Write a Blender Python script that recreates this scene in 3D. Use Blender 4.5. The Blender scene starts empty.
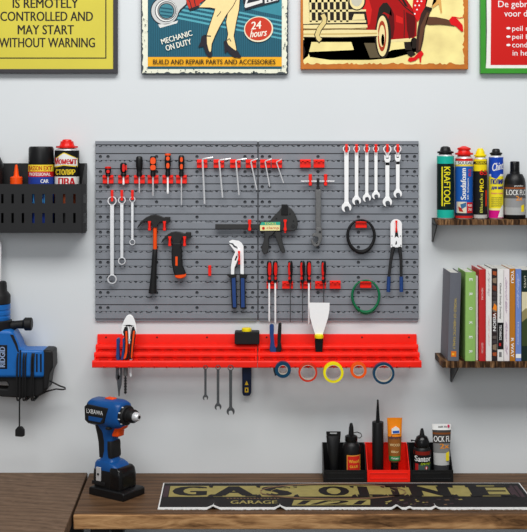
import bpy, bmesh, math, random
from mathutils import Vector, Matrix
from mathutils.geometry import tessellate_polygon
random.seed(7)
PI = math.pi
SCN = bpy.context.scene
COL = SCN.collection
# ---------------------------------------------------------------- frame of reference
# wall plane y = 0, camera 3.4 m in front of it; one photo pixel is 3 mm on the wall
CX, HY, S, D = 264.0, 150.0, 0.003, 3.4
TABLE = 0.75
CZ = TABLE + (473 - HY) * S
def sc(d): return S * (1 - d / D)
def wx(px, d): return (px - CX) * sc(d)
def wz(py, d): return CZ - (py - HY) * sc(d)
def pyof(z, d): return HY + (CZ - z) / sc(d)
def P(px, py, d): return Vector((wx(px, d), -d, wz(py, d)))

# ---------------------------------------------------------------- materials
def lin(c):
    r = []
    for v in c:
        v = v / 255.0
        r.append(v / 12.92 if v <= 0.04045 else ((v + 0.055) / 1.055) ** 2.4)
    return tuple(r)
def mat(name, rgb, rough=0.5, metal=0.0, var=0.06, scale=60.0, bump=0.0, spec=0.3, coat=0.0):
    m = bpy.data.materials.new(name)
    m.use_nodes = True
    nt = m.node_tree
    b = nt.nodes['Principled BSDF']
    c = lin(rgb)
    tc = nt.nodes.new('ShaderNodeTexCoord')
    nz = nt.nodes.new('ShaderNodeTexNoise')
    nz.inputs['Scale'].default_value = scale
    nz.inputs['Detail'].default_value = 4
    nt.links.new(tc.outputs['Object'], nz.inputs['Vector'])
    rp = nt.nodes.new('ShaderNodeValToRGB')
    rp.color_ramp.elements[0].position = 0.3
    rp.color_ramp.elements[1].position = 0.7
    rp.color_ramp.elements[0].color = (*[max(0, v * (1 - var)) for v in c], 1)
    rp.color_ramp.elements[1].color = (*[min(1, v * (1 + var)) for v in c], 1)
    nt.links.new(nz.outputs['Fac'], rp.inputs['Fac'])
    nt.links.new(rp.outputs['Color'], b.inputs['Base Color'])
    b.inputs['Roughness'].default_value = rough
    b.inputs['Metallic'].default_value = metal
    b.inputs['Specular IOR Level'].default_value = spec
    if coat: b.inputs['Coat Weight'].default_value = coat
    if bump:
        bp = nt.nodes.new('ShaderNodeBump')
        bp.inputs['Strength'].default_value = bump
        bp.inputs['Distance'].default_value = 0.002
        nt.links.new(nz.outputs['Fac'], bp.inputs['Height'])
        nt.links.new(bp.outputs['Normal'], b.inputs['Normal'])
    return m
def wood(name, cols, stretch=(2.0, 22.0, 22.0), rot=0.0, rough=0.55, distort=1.6, bump=0.5, ring=0.35):
    m = bpy.data.materials.new(name)
    m.use_nodes = True
    nt = m.node_tree
    b = nt.nodes['Principled BSDF']
    tc = nt.nodes.new('ShaderNodeTexCoord')
    mp = nt.nodes.new('ShaderNodeMapping')
    mp.inputs['Scale'].default_value = stretch
    mp.inputs['Rotation'].default_value = (0, 0, rot)
    nt.links.new(tc.outputs['Object'], mp.inputs['Vector'])
    n1 = nt.nodes.new('ShaderNodeTexNoise')
    n1.inputs['Scale'].default_value = 1.6
    n1.inputs['Detail'].default_value = 9
    n1.inputs['Roughness'].default_value = 0.62
    n1.inputs['Distortion'].default_value = distort
    nt.links.new(mp.outputs['Vector'], n1.inputs['Vector'])
    wv = nt.nodes.new('ShaderNodeTexWave')
    wv.wave_type = 'BANDS'; wv.bands_direction = 'Y'
    wv.inputs['Scale'].default_value = 0.55
    wv.inputs['Distortion'].default_value = 9
    wv.inputs['Detail'].default_value = 4
    wv.inputs['Detail Scale'].default_value = 1.4
    nt.links.new(mp.outputs['Vector'], wv.inputs['Vector'])
    mx = nt.nodes.new('ShaderNodeMix')
    mx.inputs['Factor'].default_value = ring
    nt.links.new(n1.outputs['Fac'], mx.inputs['A'])
    nt.links.new(wv.outputs['Fac'], mx.inputs['B'])
    rp = nt.nodes.new('ShaderNodeValToRGB')
    e = rp.color_ramp.elements
    pos = [0.22, 0.45, 0.62, 0.85]
    e[0].position = pos[0]; e[0].color = (*lin(cols[0]), 1)
    e[1].position = pos[3]; e[1].color = (*lin(cols[3]), 1)
    for i in (1, 2):
        k = e.new(pos[i]); k.color = (*lin(cols[i]), 1)
    nt.links.new(mx.outputs['Result'], rp.inputs['Fac'])
    nt.links.new(rp.outputs['Color'], b.inputs['Base Color'])
    b.inputs['Roughness'].default_value = rough
    b.inputs['Specular IOR Level'].default_value = 0.12
    bp = nt.nodes.new('ShaderNodeBump')
    bp.inputs['Strength'].default_value = bump
    bp.inputs['Distance'].default_value = 0.003
    nt.links.new(mx.outputs['Result'], bp.inputs['Height'])
    nt.links.new(bp.outputs['Normal'], b.inputs['Normal'])
    return m

WALL = mat('wall_paint', (222, 226, 228), 0.75, 0, 0.015, 3.0, 0.0)
FLOORM = mat('floor_concrete', (120, 122, 124), 0.7, 0, 0.1, 6.0)
GREY = mat('grey_plastic', (133, 137, 144), 0.42, 0, 0.04, 30, 0, 0.35)
BACKG = mat('shade_tinted_backing', (92, 94, 98), 0.5, 0, 0.05, 30)  # tinted darker than the slats, paints shade into notches and holes
RED = mat('red_plastic', (252, 34, 16), 0.4, 0, 0.03, 40)
BLACK = mat('black_plastic', (19, 19, 20), 0.4, 0, 0.08, 80, 0, 0.3)
BLACKM = mat('black_powder_coat', (34, 34, 35), 0.5, 0, 0.06, 250, 0.03, 0.3)
BLACKG = mat('black_gloss', (14, 14, 15), 0.25, 0, 0.05, 60, 0, 0.35)
RUBBER = mat('black_rubber', (24, 24, 25), 0.55, 0, 0.12, 300, 0.1, 0.3)
DGREY = mat('dark_grey_nylon', (52, 52, 52), 0.45, 0, 0.06, 90, 0, 0.35)
MGREY = mat('cast_grey_steel', (118, 118, 118), 0.4, 0.5, 0.12, 150, 0.1)
CHROME = mat('polished_chrome', (240, 241, 243), 0.3, 0.45, 0.03, 90)
WCHROME = mat('satin_white_chrome', (254, 254, 254), 0.35, 0.0, 0.01, 90, 0, 0.6)
STEEL = mat('bright_steel', (222, 223, 225), 0.3, 0.35, 0.05, 120)
DSTEEL = mat('dark_steel', (104, 106, 108), 0.35, 0.75, 0.1, 140)
BSTEEL = mat('blackened_steel', (52, 52, 53), 0.42, 0.35, 0.12, 160)
HAMMERH = mat('black_oxide_steel', (44, 43, 43), 0.4, 0.3, 0.12, 160)
ORANGE = mat('orange_plastic', (252, 82, 12), 0.36, 0, 0.04, 50)
REDGRIP = mat('red_grip', (226, 26, 16), 0.32, 0, 0.05, 50)
YELLOW = mat('yellow_plastic', (248, 222, 12), 0.4, 0, 0.05, 50)
BLUE = mat('blue_grip', (36, 68, 128), 0.4, 0, 0.07, 60)
NAVY = mat('navy_plastic', (16, 30, 60), 0.36, 0, 0.08, 60)
TOOLBLUE = mat('tool_blue_plastic', (28, 104, 182), 0.32, 0, 0.05, 50)
DRILLBLUE = mat('deep_blue_plastic', (18, 78, 144), 0.32, 0, 0.06, 50)
WHITE = mat('white_paint', (245, 245, 243), 0.5, 0, 0.02, 60)
PAPER = mat('page_paper', (214, 214, 208), 0.8, 0, 0.08, 400)
CARD = mat('cardboard', (190, 184, 172), 0.7, 0, 0.06, 200)
TAPENAVY = mat('petrol_blue_tape', (6, 62, 92), 0.35, 0, 0.06, 80)
TAPERED = mat('red_tape', (214, 52, 22), 0.4, 0, 0.05, 80)
TAPEYEL = mat('yellow_tape', (250, 234, 6), 0.4, 0, 0.05, 80)
TAPEORG = mat('orange_tape', (252, 92, 14), 0.4, 0, 0.05, 80)
GREENC = mat('green_cable', (18, 116, 72), 0.4, 0, 0.06, 80)
TOPWOOD = wood('dark_walnut_top', [(64, 46, 32), (90, 66, 46), (104, 77, 54), (128, 96, 67)], (2.2, 18, 18), 0, 0.5, 1.8, 0.3, 0.22)
EDGEWOOD = wood('front_edge_wood', [(76, 52, 33), (138, 100, 65), (178, 134, 90), (214, 170, 120)], (5, 22, 30), 0, 0.6, 2.6)  # lighter brown ramp than the tabletop
SIDEWOOD = wood('weathered_brown_wood', [(84, 66, 52), (106, 85, 68), (118, 95, 77), (142, 117, 96)], (7, 24, 24), 0.6, 0.6, 2.8, 0.3, 0.22)
SHELFWOOD = wood('rustic_shelf_wood', [(30, 20, 13), (70, 48, 31), (104, 74, 48), (176, 136, 94)], (110, 4, 14), 0, 0.6, 1.2, 0.6)
_cm = {}
def col(rgb, rough=0.5, metal=0.0):
    k = (rgb, rough, metal)
    if k not in _cm: _cm[k] = mat('ink_%02x%02x%02x' % rgb, rgb, rough, metal, 0.03, 120, 0, 0.15)
    return _cm[k]

# ---------------------------------------------------------------- mesh builder
_glyph = {}
def glyph(s, bold=0):
    k = s
    if k in _glyph: return _glyph[k]
    c = bpy.data.curves.new('lettering_curve', 'FONT')
    c.body = s; c.size = 1.0; c.resolution_u = 3; c.fill_mode = 'FRONT'
    o = bpy.data.objects.new('lettering_curve', c)
    COL.objects.link(o)
    dg = bpy.context.evaluated_depsgraph_get()
    me = bpy.data.meshes.new_from_object(o.evaluated_get(dg))
    vs = [(v.co.x, v.co.y) for v in me.vertices]
    fs = [tuple(p.vertices) for p in me.polygons]
    bpy.data.objects.remove(o); bpy.data.curves.remove(c); bpy.data.meshes.remove(me)
    xs = [v[0] for v in vs]; ys = [v[1] for v in vs]
    _glyph[k] = (vs, fs, min(xs), max(xs), min(ys), max(ys))
    return _glyph[k]

class MB:
    def __init__(self, m): self.v = []; self.f = []; self.mi = []; self.mats = [m]; self.cur = 0
    def use(self, m):
        if m not in self.mats: self.mats.append(m)
        self.cur = self.mats.index(m); return self
    def vert(self, co): self.v.append(Vector(co)); return len(self.v) - 1
    def face(self, idx): self.f.append(tuple(idx)); self.mi.append(self.cur)
    def poly3(self, loops_a, loops_b):
        """two matching sets of loops (first = outline, rest = holes) joined into a solid"""
        base = []
        for la, lb in zip(loops_a, loops_b):
            base.append(([self.vert(p) for p in la], [self.vert(p) for p in lb]))
        tri = tessellate_polygon([[Vector(p) for p in l] for l in loops_a])
        fa = [i for a, b in base for i in a]; fb = [i for a, b in base for i in b]
        for t in tri:
            self.face([fa[i] for i in t]); self.face([fb[i] for i in reversed(t)])
        for a, b in base:
            n = len(a)
            for i in range(n):
                j = (i + 1) % n
                self.face((a[i], a[j], b[j], b[i]))
        return self
    def prism(self, pts, d0, d1, holes=(), ref=None):
        """pixel outline on a plane parallel to the wall, from distance d0 to d1"""
        k = ref if ref is not None else max(d0, d1)
        L = [pts] + list(holes)
        A = [[(wx(x, k), -d0, wz(y, k)) for x, y in l] for l in L]
        B = [[(wx(x, k), -d1, wz(y, k)) for x, y in l] for l in L]
        return self.poly3(A, B)
    def rect(self, x0, y0, x1, y1, d0, d1, ref=None):
        return self.prism([(x0, y0), (x1, y0), (x1, y1), (x0, y1)], d0, d1, (), ref)
    def box(self, x0, x1, y0, y1, z0, z1):
        A = [[(x0, y0, z0), (x1, y0, z0), (x1, y1, z0), (x0, y1, z0)]]
        B = [[(x0, y0, z1), (x1, y0, z1), (x1, y1, z1), (x0, y1, z1)]]
        return self.poly3(A, B)
    def plan(self, pts, z0, z1, holes=()):
        L = [pts] + list(holes)
        return self.poly3([[(x, y, z0) for x, y in l] for l in L], [[(x, y, z1) for x, y in l] for l in L])
    def side(self, pts, x0, x1):
        """outline in (y, z) extruded along x"""
        return self.poly3([[(x0, y, z) for y, z in pts]], [[(x1, y, z) for y, z in pts]])
    def side_local(self, pts, y0, y1):
        """outline in (x, z) extruded along y"""
        return self.poly3([[(x, y0, z) for x, z in pts]], [[(x, y1, z) for x, z in pts]])
    def tube(self, pts, r, seg=10, closed=False, caps=True):
        pts = [Vector(p) for p in pts]
        n = len(pts)
        rr = r if isinstance(r, (list, tuple)) else [r] * n
        up = Vector((0.13, 0.97, 0.21)).normalized()
        rings = []
        for i, p in enumerate(pts):
            a = pts[(i - 1) % n] if (closed or i) else p
            b = pts[(i + 1) % n] if (closed or i < n - 1) else p
            t = (b - a)
            if t.length < 1e-9: t = Vector((0, 0, 1))
            t.normalize()
            u = up - t * up.dot(t)
            if u.length < 1e-3: u = t.orthogonal()
            u.normalize(); w = t.cross(u)
            rings.append([self.vert(p + (u * math.cos(2 * PI * k / seg) + w * math.sin(2 * PI * k / seg)) * rr[i]) for k in range(seg)])
        m = n if closed else n - 1
        for i in range(m):
            A, B = rings[i], rings[(i + 1) % n]
            for k in range(seg): self.face((A[k], A[(k + 1) % seg], B[(k + 1) % seg], B[k]))
        if caps and not closed:
            self.face(list(reversed(rings[0]))); self.face(rings[-1])
        return self
    def rod(self, pts, rpx, seg=10, closed=False):
        k = sc(pts[0][2])
        r = [q * k for q in rpx] if isinstance(rpx, (list, tuple)) else rpx * k
        return self.tube([P(*p) for p in pts], r, seg, closed)
    def loft(self, rings, caps=True):
        R = [[self.vert(p) for p in r] for r in rings]
        n = len(R[0])
        for A, B in zip(R, R[1:]):
            for k in range(n): self.face((A[k], A[(k + 1) % n], B[(k + 1) % n], B[k]))
        if caps: self.face(list(reversed(R[0]))); self.face(R[-1])
        return self
    def lathe(self, prof, org, axis=(0, 0, 1), seg=24, caps=True):
        """prof: (radius, height along the axis) in metres"""
        ax = Vector(axis).normalized(); u = ax.orthogonal().normalized(); w = ax.cross(u)
        o = Vector(org)
        rings = [[o + ax * h + (u * math.cos(2 * PI * k / seg) + w * math.sin(2 * PI * k / seg)) * max(r, 1e-5) for k in range(seg)] for r, h in prof]
        return self.loft(rings, caps)
    def turn(self, cx, d, prof, seg=24, caps=True):
        """vertical axis; prof: (half width px, py)"""
        k = sc(d)
        return self.lathe([(r * k, wz(y, d)) for r, y in prof], (wx(cx, d), -d, 0), (0, 0, 1), seg, caps)
    def barrel(self, cx, cy, d0, d1, r_out, r_in, seg=40):
        """ring whose axis is perpendicular to the wall"""
        c = [(cx + r_out * math.cos(2 * PI * k / seg), cy + r_out * math.sin(2 * PI * k / seg)) for k in range(seg)]
        h = [(cx + r_in * math.cos(2 * PI * k / seg), cy + r_in * math.sin(2 * PI * k / seg)) for k in range(seg)]
        return self.prism(c, d0, d1, [h])
    def disc(self, cx, cy, rx, ry, d0, d1, seg=24, ref=None, rot=0):
        c, s = math.cos(rot), math.sin(rot)
        return self.prism([(cx + rx * math.cos(2 * PI * k / seg) * c - ry * math.sin(2 * PI * k / seg) * s,
                            cy + rx * math.cos(2 * PI * k / seg) * s + ry * math.sin(2 * PI * k / seg) * c) for k in range(seg)], d0, d1, (), ref)
    def stripe(self, pts, w, d0, d1):
        """flat band of width w px following a pixel polyline"""
        L, R = [], []
        for i, p in enumerate(pts):
            a = pts[max(i - 1, 0)]; b = pts[min(i + 1, len(pts) - 1)]
            tx, ty = b[0] - a[0], b[1] - a[1]; l = math.hypot(tx, ty) or 1
            nx, ny = -ty / l * w / 2, tx / l * w / 2
            L.append((p[0] + nx, p[1] + ny)); R.append((p[0] - nx, p[1] - ny))
        return self.prism(L + R[::-1], d0, d1)
    def text(self, s, x0, y0, x1, y1, d, rot=0, bold=0.0, shear=0.0, cyl=None, tilt=0.0):
        """letters filling the pixel box (after a turn by rot: 0, 90 = reads downwards, -90 = reads upwards)"""
        if bold:
            # heavier strokes: the same outlines struck side by side in thin layers
            g = glyph(s, 0)
            w = bold * 0.8 * ((x1 - x0) if rot == 0 else (y1 - y0)) / (g[3] - g[2])
            for i, q in enumerate((-1, 0, 1)):
                dx, dy = (q * w, 0) if rot == 0 else (0, q * w)
                e_ = 0.00006 * i
                c_ = (cyl[0], (cyl[1][0], cyl[1][1] + e_) if isinstance(cyl[1], tuple) else cyl[1] + e_, cyl[2]) if cyl else None
                self.text(s, x0 + w * (rot == 0) + dx, y0 + w * (rot != 0) + dy, x1 - w * (rot == 0) + dx, y1 - w * (rot != 0) + dy, d + e_, rot, 0, shear, c_, tilt)
            return self
        vs, fs, a0, a1, b0, b1 = glyph(s, 0)
        cxp, cyp = (x0 + x1) / 2, (y0 + y1) / 2
        flat = []
        for gx, gy in vs:
            u = (gx - a0) / (a1 - a0) - 0.5; w = (gy - b0) / (b1 - b0) - 0.5
            u += w * shear
            if rot == 0: px, py = u * (x1 - x0), -w * (y1 - y0)
            elif rot == 90: px, py = w * (x1 - x0), u * (y1 - y0)
            elif rot == -90: px, py = -w * (x1 - x0), -u * (y1 - y0)
            if tilt:
                c, t = math.cos(tilt), math.sin(tilt)
                px, py = px * c - py * t, px * t + py * c
            flat.append((px + cxp, py + cyp))
        if cyl:
            # slice the letters into narrow columns so that they follow the curve
            bm = bmesh.new()
            vv = [bm.verts.new((p[0], p[1], 0)) for p in flat]
            for f in fs:
                try: bm.faces.new([vv[i] for i in f])
                except ValueError: pass
            x = min(p[0] for p in flat) + 0.6; xe = max(p[0] for p in flat)
            while x < xe:
                bmesh.ops.bisect_plane(bm, geom=bm.verts[:] + bm.edges[:] + bm.faces[:], plane_co=(x, 0, 0), plane_no=(1, 0, 0))
                x += 0.9
            bm.verts.index_update()
            flat = [(v.co.x, v.co.y) for v in bm.verts]; fs = [tuple(v.index for v in f.verts) for f in bm.faces]
            bm.free()
        base = len(self.v)
        for px, py in flat:
            if cyl:
                ccx, r, dc = cyl
                k = sc(dc); X = (px - ccx) * k
                rx, ry = r if isinstance(r, tuple) else (r, r)
                q = max(-0.999, min(0.999, X / rx)); ang = math.asin(q)
                self.vert((wx(ccx, dc) + rx * math.sin(ang), -dc - ry * math.cos(ang), wz(py, dc)))
            else: self.vert(P(px, py, d))
        for f in fs: self.face([base + i for i in f])
        return self
    def perforated(self, x0, x1, y0, y1, slots, d0, d1):
        """sheet with rectangular openings (all in pixels at d1), one connected mesh"""
        xs = sorted(set([x0, x1] + [a for q in slots for a in (q[0], q[2])])); ys = sorted(set([y0, y1] + [a for q in slots for a in (q[1], q[3])]))
        F = [[self.vert((wx(x, d1), -d1, wz(y, d1))) for x in xs] for y in ys]
        B = [[self.vert((wx(x, d1), -d0, wz(y, d1))) for x in xs] for y in ys]
        def hole(i, j):
            if i < 0 or j < 0 or i >= len(ys) - 1 or j >= len(xs) - 1: return True
            cx, cy = (xs[j] + xs[j + 1]) / 2, (ys[i] + ys[i + 1]) / 2
            return any(a < cx < c and b < cy < e for a, b, c, e in slots)
        for i in range(len(ys) - 1):
            for j in range(len(xs) - 1):
                if hole(i, j): continue
                self.face((F[i][j], F[i][j + 1], F[i + 1][j + 1], F[i + 1][j])); self.face((B[i][j], B[i + 1][j], B[i + 1][j + 1], B[i][j + 1]))
                if hole(i - 1, j): self.face((F[i][j], F[i][j + 1], B[i][j + 1], B[i][j]))
                if hole(i + 1, j): self.face((F[i + 1][j], F[i + 1][j + 1], B[i + 1][j + 1], B[i + 1][j]))
                if hole(i, j - 1): self.face((F[i][j], F[i + 1][j], B[i + 1][j], B[i][j]))
                if hole(i, j + 1): self.face((F[i][j + 1], F[i + 1][j + 1], B[i + 1][j + 1], B[i][j + 1]))
        return self
    def map(self, fn, start=0):
        for i in range(start, len(self.v)): self.v[i] = Vector(fn(self.v[i]))
        return self

ROOT = {}
def link(name, mb, parent=None, bevel=0.0, seg=2, sharp=38, local=False, label=None, smooth=True):
    me = bpy.data.meshes.new(name)
    o = bpy.data.objects.new(name, me)
    COL.objects.link(o)
    if parent is None:
        xs = [v.x for v in mb.v]; ys = [v.y for v in mb.v]; zs = [v.z for v in mb.v]
        org = Vector(((min(xs) + max(xs)) / 2, (min(ys) + max(ys)) / 2, min(zs)))
        o.location = org
    else:
        org = ROOT[parent.name]; o.parent = parent
        if local: org = Vector((0, 0, 0))
    ROOT[o.name] = org if not local else ROOT[parent.name]
    me.from_pydata([tuple(v - org) for v in mb.v], [], mb.f)
    for m in mb.mats: me.materials.append(m)
    me.polygons.foreach_set('material_index', mb.mi)
    bm = bmesh.new(); bm.from_mesh(me)
    bmesh.ops.recalc_face_normals(bm, faces=bm.faces)
    bm.to_mesh(me); bm.free()
    if smooth:
        me.polygons.foreach_set('use_smooth', [True] * len(me.polygons))
        me.set_sharp_from_angle(angle=math.radians(sharp))
    if bevel:
        b = o.modifiers.new('edge_rounding', 'BEVEL')
        b.width = bevel; b.segments = seg; b.limit_method = 'ANGLE'; b.angle_limit = math.radians(35)
        b.use_clamp_overlap = True
    if label: o['label'] = label
    return o
def tag(o, label, cat, group=None):
    o['label'] = label; o['category'] = cat
    if group: o['group'] = group
    return o
def thing(name, label, cat, loc, group=None, rot=0.0):
    o = bpy.data.objects.new(name, None)
    o.empty_display_size = 0.02
    COL.objects.link(o)
    o.location = loc; o.rotation_euler = (0, 0, rot)
    ROOT[o.name] = Vector(loc)
    return tag(o, label, cat, group)
def solo(name, mb, label, cat, group=None, **k): return tag(link(name, mb, None, **k), label, cat, group)
def struct(name, mb, **k):
    o = link(name, mb, None, **k); o['kind'] = 'structure'; return o
def arc(cx, cy, rx, ry, a0, a1, n):
    return [(cx + rx * math.cos(math.radians(a0 + (a1 - a0) * i / n)), cy + ry * math.sin(math.radians(a0 + (a1 - a0) * i / n))) for i in range(n + 1)]
def circle(cx, cy, r, n=28): return arc(cx, cy, r, r, 0, 360 * (n - 1) / n, n - 1)
def superring(cy, cz, ry, rz, x, n=28, e=0.6):
    """rounded box section at x (local y, z)"""
    out = []
    for k in range(n):
        a = 2 * PI * k / n; c, s = math.cos(a), math.sin(a)
        out.append((x, cy + ry * math.copysign(abs(c) ** e, c), cz + rz * math.copysign(abs(s) ** e, s)))
    return out

# ---------------------------------------------------------------- setting
struct('wall_back', MB(WALL).box(-2.6, 2.6, 0.0, 0.12, 0.0, 3.1))
struct('floor', MB(FLOORM).box(-2.6, 2.6, -4.6, 0.12, -0.1, 0.0))

# ---------------------------------------------------------------- work tables
TD = 0.391
t = thing('workbench', 'dark walnut workbench top with lighter edge under the drill and banner', 'workbench', (0.25, -0.2, 0))
xl0, xl1 = wx(89.5, 0), wx(73, TD)
link('tabletop', MB(TOPWOOD).plan([(xl0, -0.002), (1.1, -0.002), (1.1, -TD + 0.012), (xl1 - 0.0005, -TD + 0.012)], TABLE - 0.039, TABLE), t, bevel=0.0015)
link('front_edge', MB(EDGEWOOD).plan([(xl1, -TD + 0.012), (1.1, -TD + 0.012), (1.1, -TD), (xl1 + 0.0005, -TD)], TABLE - 0.039, TABLE - 0.0003), t, bevel=0.003, label='lighter front edge')
for x in (-0.44, 1.04):
    for y in (-0.05, -0.34):
        link('leg', MB(BLACKM).box(x - 0.025, x + 0.025, y - 0.025, y + 0.025, 0, TABLE - 0.039), t, bevel=0.002)
t = thing('side_table', 'weathered brown wooden side table butting against the left end of the workbench', 'table', (-0.9, -0.35, 0))
g = 0.006
link('tabletop', MB(SIDEWOOD).plan([(xl0 - g, -0.002), (-1.35, -0.002), (-1.35, -0.7), (xl1 - g + 0.018 * 0.3 / TD, -0.7)], TABLE - 0.035, TABLE + 0.002), t, bevel=0.002)
for x in (-1.3, -0.56):
    for y in (-0.06, -0.64):
        link('leg', MB(BLACKM).box(x - 0.025, x + 0.025, y - 0.025, y + 0.025, 0, TABLE - 0.035), t, bevel=0.002)

# ---------------------------------------------------------------- pegboard panels
BD = 0.012           # front of the pegboard slats
def pegboard(x0, x1, holes, label, seed):
    t = thing('pegboard_panel', label, 'pegboard', (wx((x0 + x1) / 2, 0), 0, wz(320.5, 0)), 'grey pegboard panels')
    mb = MB(BACKG).rect(x0 + 0.3 if seed == 0 else 258.0, 141.5, x1 - 0.3 if seed else 257.98, 320, 0.0005, 0.005)
    link('backing', mb, t, label='backing darkened to put shade into the slots and holes')
    sl = MB(GREY); st = MB(GREY)
    n = 12
    per = 15.11
    for r in range(n):
        yt = 145.3 + r * per           # toothed top edge of the ledge
        yb = yt + 8.0
        if r == n - 1: yb = 318.6
        # ledge with a notched top edge, in four groups
        top = []
        gw = (x1 - x0) / 4.0
        for gidx in range(4):
            gx = x0 + gidx * gw
            a, b = gx + 1.6, gx + gw - 1.8
            top += [(gx, yt + 1.6), (a - 0.8, yt + 1.6), (a, yt)]
            m = 8
            for k in range(1, m):
                xk = a + (b - a) * k / m
                top += [(xk - 0.8, yt), (xk - 0.2, yt + 1.3), (xk + 0.2, yt + 1.3), (xk + 0.8, yt)]
            top += [(b, yt), (b + 0.8, yt + 1.6)]
        top += [(x1, yt + 1.6)]
        sl.prism([(p[0] if 0 < i < len(top) - 1 else p[0], p[1]) for i, p in enumerate(top)] + [(x1, yb), (x0, yb)], 0.004, BD)
        # plain strip with screw holes below it
        if r < n - 1:
            hy = yt + 11.4
            hl = []
            for hi, hx in enumerate(holes):
                if hi == 1 and r in (1, 3) and seed == 0: continue
                hl.append(circle(hx, hy, 1.7, 14))
            st.prism([(x0, yb + 0.75), (x1, yb + 0.75), (x1, yt + per - 0.4), (x0, yt + per - 0.4)], 0.004, BD - 0.0012, hl)
    sl.rect(x0, 141, x1, 144.5, 0.004, BD)
    sl.prism([(x0, 318), (x1, 318), (x1 - 0.5, 321), (x0 + 0.5, 321)], 0.0005, BD - 0.004)
    link('ledge_slats', sl, t, bevel=0.0006, seg=1)
    link('hole_strips', st, t, smooth=False)
    return t
pegboard(95.2, 257.3, [100.4, 108, 156.6, 197, 245, 252.6], 'grey slatted pegboard panel holding the hammers, left half of the board', 0)
pegboard(258.7, 418.6, [262.3, 269.6, 318, 358.4, 407, 414.6], 'grey slatted pegboard panel holding the open ended wrenches, right half of the board', 1)

# ---------------------------------------------------------------- red pegboard fittings
def holder(xc, y0, w, h, notches, label, group='red tool holders on the pegboard', lo=1.5):
    x0, x1 = xc - w / 2, xc + w / 2
    mb = MB(RED)
    mb.rect(x0, y0, x1, y0 + h, BD - 0.001, BD + 0.004)
    k = sc(BD + 0.02)
    zt = wz(y0 + lo, BD + 0.012)
    zl = wz(y0 + h, BD + 0.012)
    X0, X1 = wx(x0, BD + 0.012), wx(x1, BD + 0.012)
    mb.box(X0, X1, -(BD + 0.0125), -(BD + 0.003), zl, zt)
    f, nb = -(BD + 0.0195), -(BD + 0.0125)
    pts = [(X0, -(BD + 0.012)), (X0, f)]
    for nx, nw in notches:
        c = wx(nx, BD + 0.018)
        pts += [(c - nw * k / 2, f), (c - nw * k / 2, nb), (c + nw * k / 2, nb), (c + nw * k / 2, f)]
    pts += [(X1, f), (X1, -(BD + 0.012))]
    mb.plan(pts, zt - 1.1 * k, zt)
    return solo('tool_holder', mb, label, 'tool holder', group, bevel=0.0005)
def hook(x, y0, y1, label, ya=None, df=0.04, group='red hooks on the pegboard', w=3.0):
    """back plate, forward arm, upright tip in front of what it carries"""
    mb = MB(RED)
    if ya is None: ya = y1 - 1.2
    mb.rect(x - w / 2, y0 + 0.5, x + w / 2, y1 - 0.3, BD - 0.001, BD + 0.003)
    k = sc(df)
    mb.rect(x - 0.9, ya - 1.0, x + 0.9, ya + 1.0, BD + 0.002, df, ref=df)
    h = (y1 - y0)
    mb.prism([(x - w / 2, y0), (x + w / 2, y0), (x + w / 2, y0 + h * 0.13), (x + w * 0.3, y0 + h * 0.3), (x + w * 0.3, y1 - h * 0.35),
              (x + w / 2, y1 - h * 0.16), (x + w / 2 - 0.3, y1), (x - w / 2 + 0.3, y1), (x - w / 2, y1 - h * 0.16), (x - w * 0.3, y1 - h * 0.35), (x - w * 0.3, y0 + h * 0.3), (x - w / 2, y0 + h * 0.13)], df, df + 0.004)
    return solo('peg_hook', mb, label, 'hook', group, bevel=0.0006)

# ---------------------------------------------------------------- screwdrivers of the top row
SD = BD + 0.0175      # shaft distance from the wall
def screwdriver(x, y0, y1, w, ys, sw, label, inlays=(), cap=None, shaft=STEEL, tip=False, group='screwdrivers in the top row', seat=None, handle=BLACK):
    t = thing('screwdriver', label, 'screwdriver', (wx(x, SD), -SD, wz(ys, SD)), group)
    h = y1 - y0; r = w / 2
    prof = [(0.05, y0), (r * 0.62, y0 + 0.15), (r * 0.92, y0 + 1.4), (r, y0 + h * 0.22), (r * 0.96, y0 + h * 0.5), (r * 0.82, y0 + h * 0.66), (r * 0.66, y0 + h * 0.76), (r * 0.8, y0 + h * 0.84), (r * 0.78, y1 - 0.5), (r * 0.5, y1)]
    hd = link('handle', MB(handle).turn(x, SD, prof, 18), t)
    ir = r * sc(SD)
    for m, ix, a, b, iw in inlays:
        pts = [(x + ix + iw / 2 * math.copysign(abs(math.cos(q)) ** 0.7, math.cos(q)), (a + b) / 2 + (b - a) / 2 * math.copysign(abs(math.sin(q)) ** 0.8, math.sin(q))) for q in [2 * PI * i / 20 for i in range(20)]]
        link('grip_inlay', MB(m).prism(pts, SD + ir * 0.3, SD + ir * (1.08 if abs(ix) < 0.5 else 0.95)), hd, bevel=0.0008, label='coloured grip inlay')
    if cap:
        link('end_cap', MB(cap[0]).turn(x, SD, [(0.05, y0 - 0.3), (r * 0.95, y0 + 0.1), (r * 1.04, y0 + cap[1] * 0.5), (r * 0.9, y0 + cap[1])], 18), hd, label='coloured end cap')
    s = MB(shaft)
    if tip: s.turn(x, SD, [(sw / 2, y1 - 0.8), (sw / 2, ys - 4), (sw / 2 * 1.25, ys - 3.6), (sw / 2 * 1.25, ys - 0.8), (sw / 2 * 0.7, ys)], 10)
    else: s.turn(x, SD, [(sw / 2, y1 - 0.8), (sw / 2, ys - 1.8), (sw / 2 * 0.6, ys)], 10)
    link('shaft', s, t)
    return t
YH = 175.0
row = [(108.0, 1.6), (123.5, 1.6), (139.3, 1.6), (153.0, 1.8), (167.8, 1.9), (181.4, 1.6)]
names = ['stubby red capped screwdriver', 'short red inlaid screwdriver', 'all black screwdriver', 'orange and black thick screwdriver', 'orange topped screwdriver', 'long screwdriver by the hex keys']
for (x, sw), nm in zip(row, names):
    holder(x, YH, 10.6, 8.4, [(x, sw + 0.7)], 'red plastic holder carrying the ' + nm)
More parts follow.
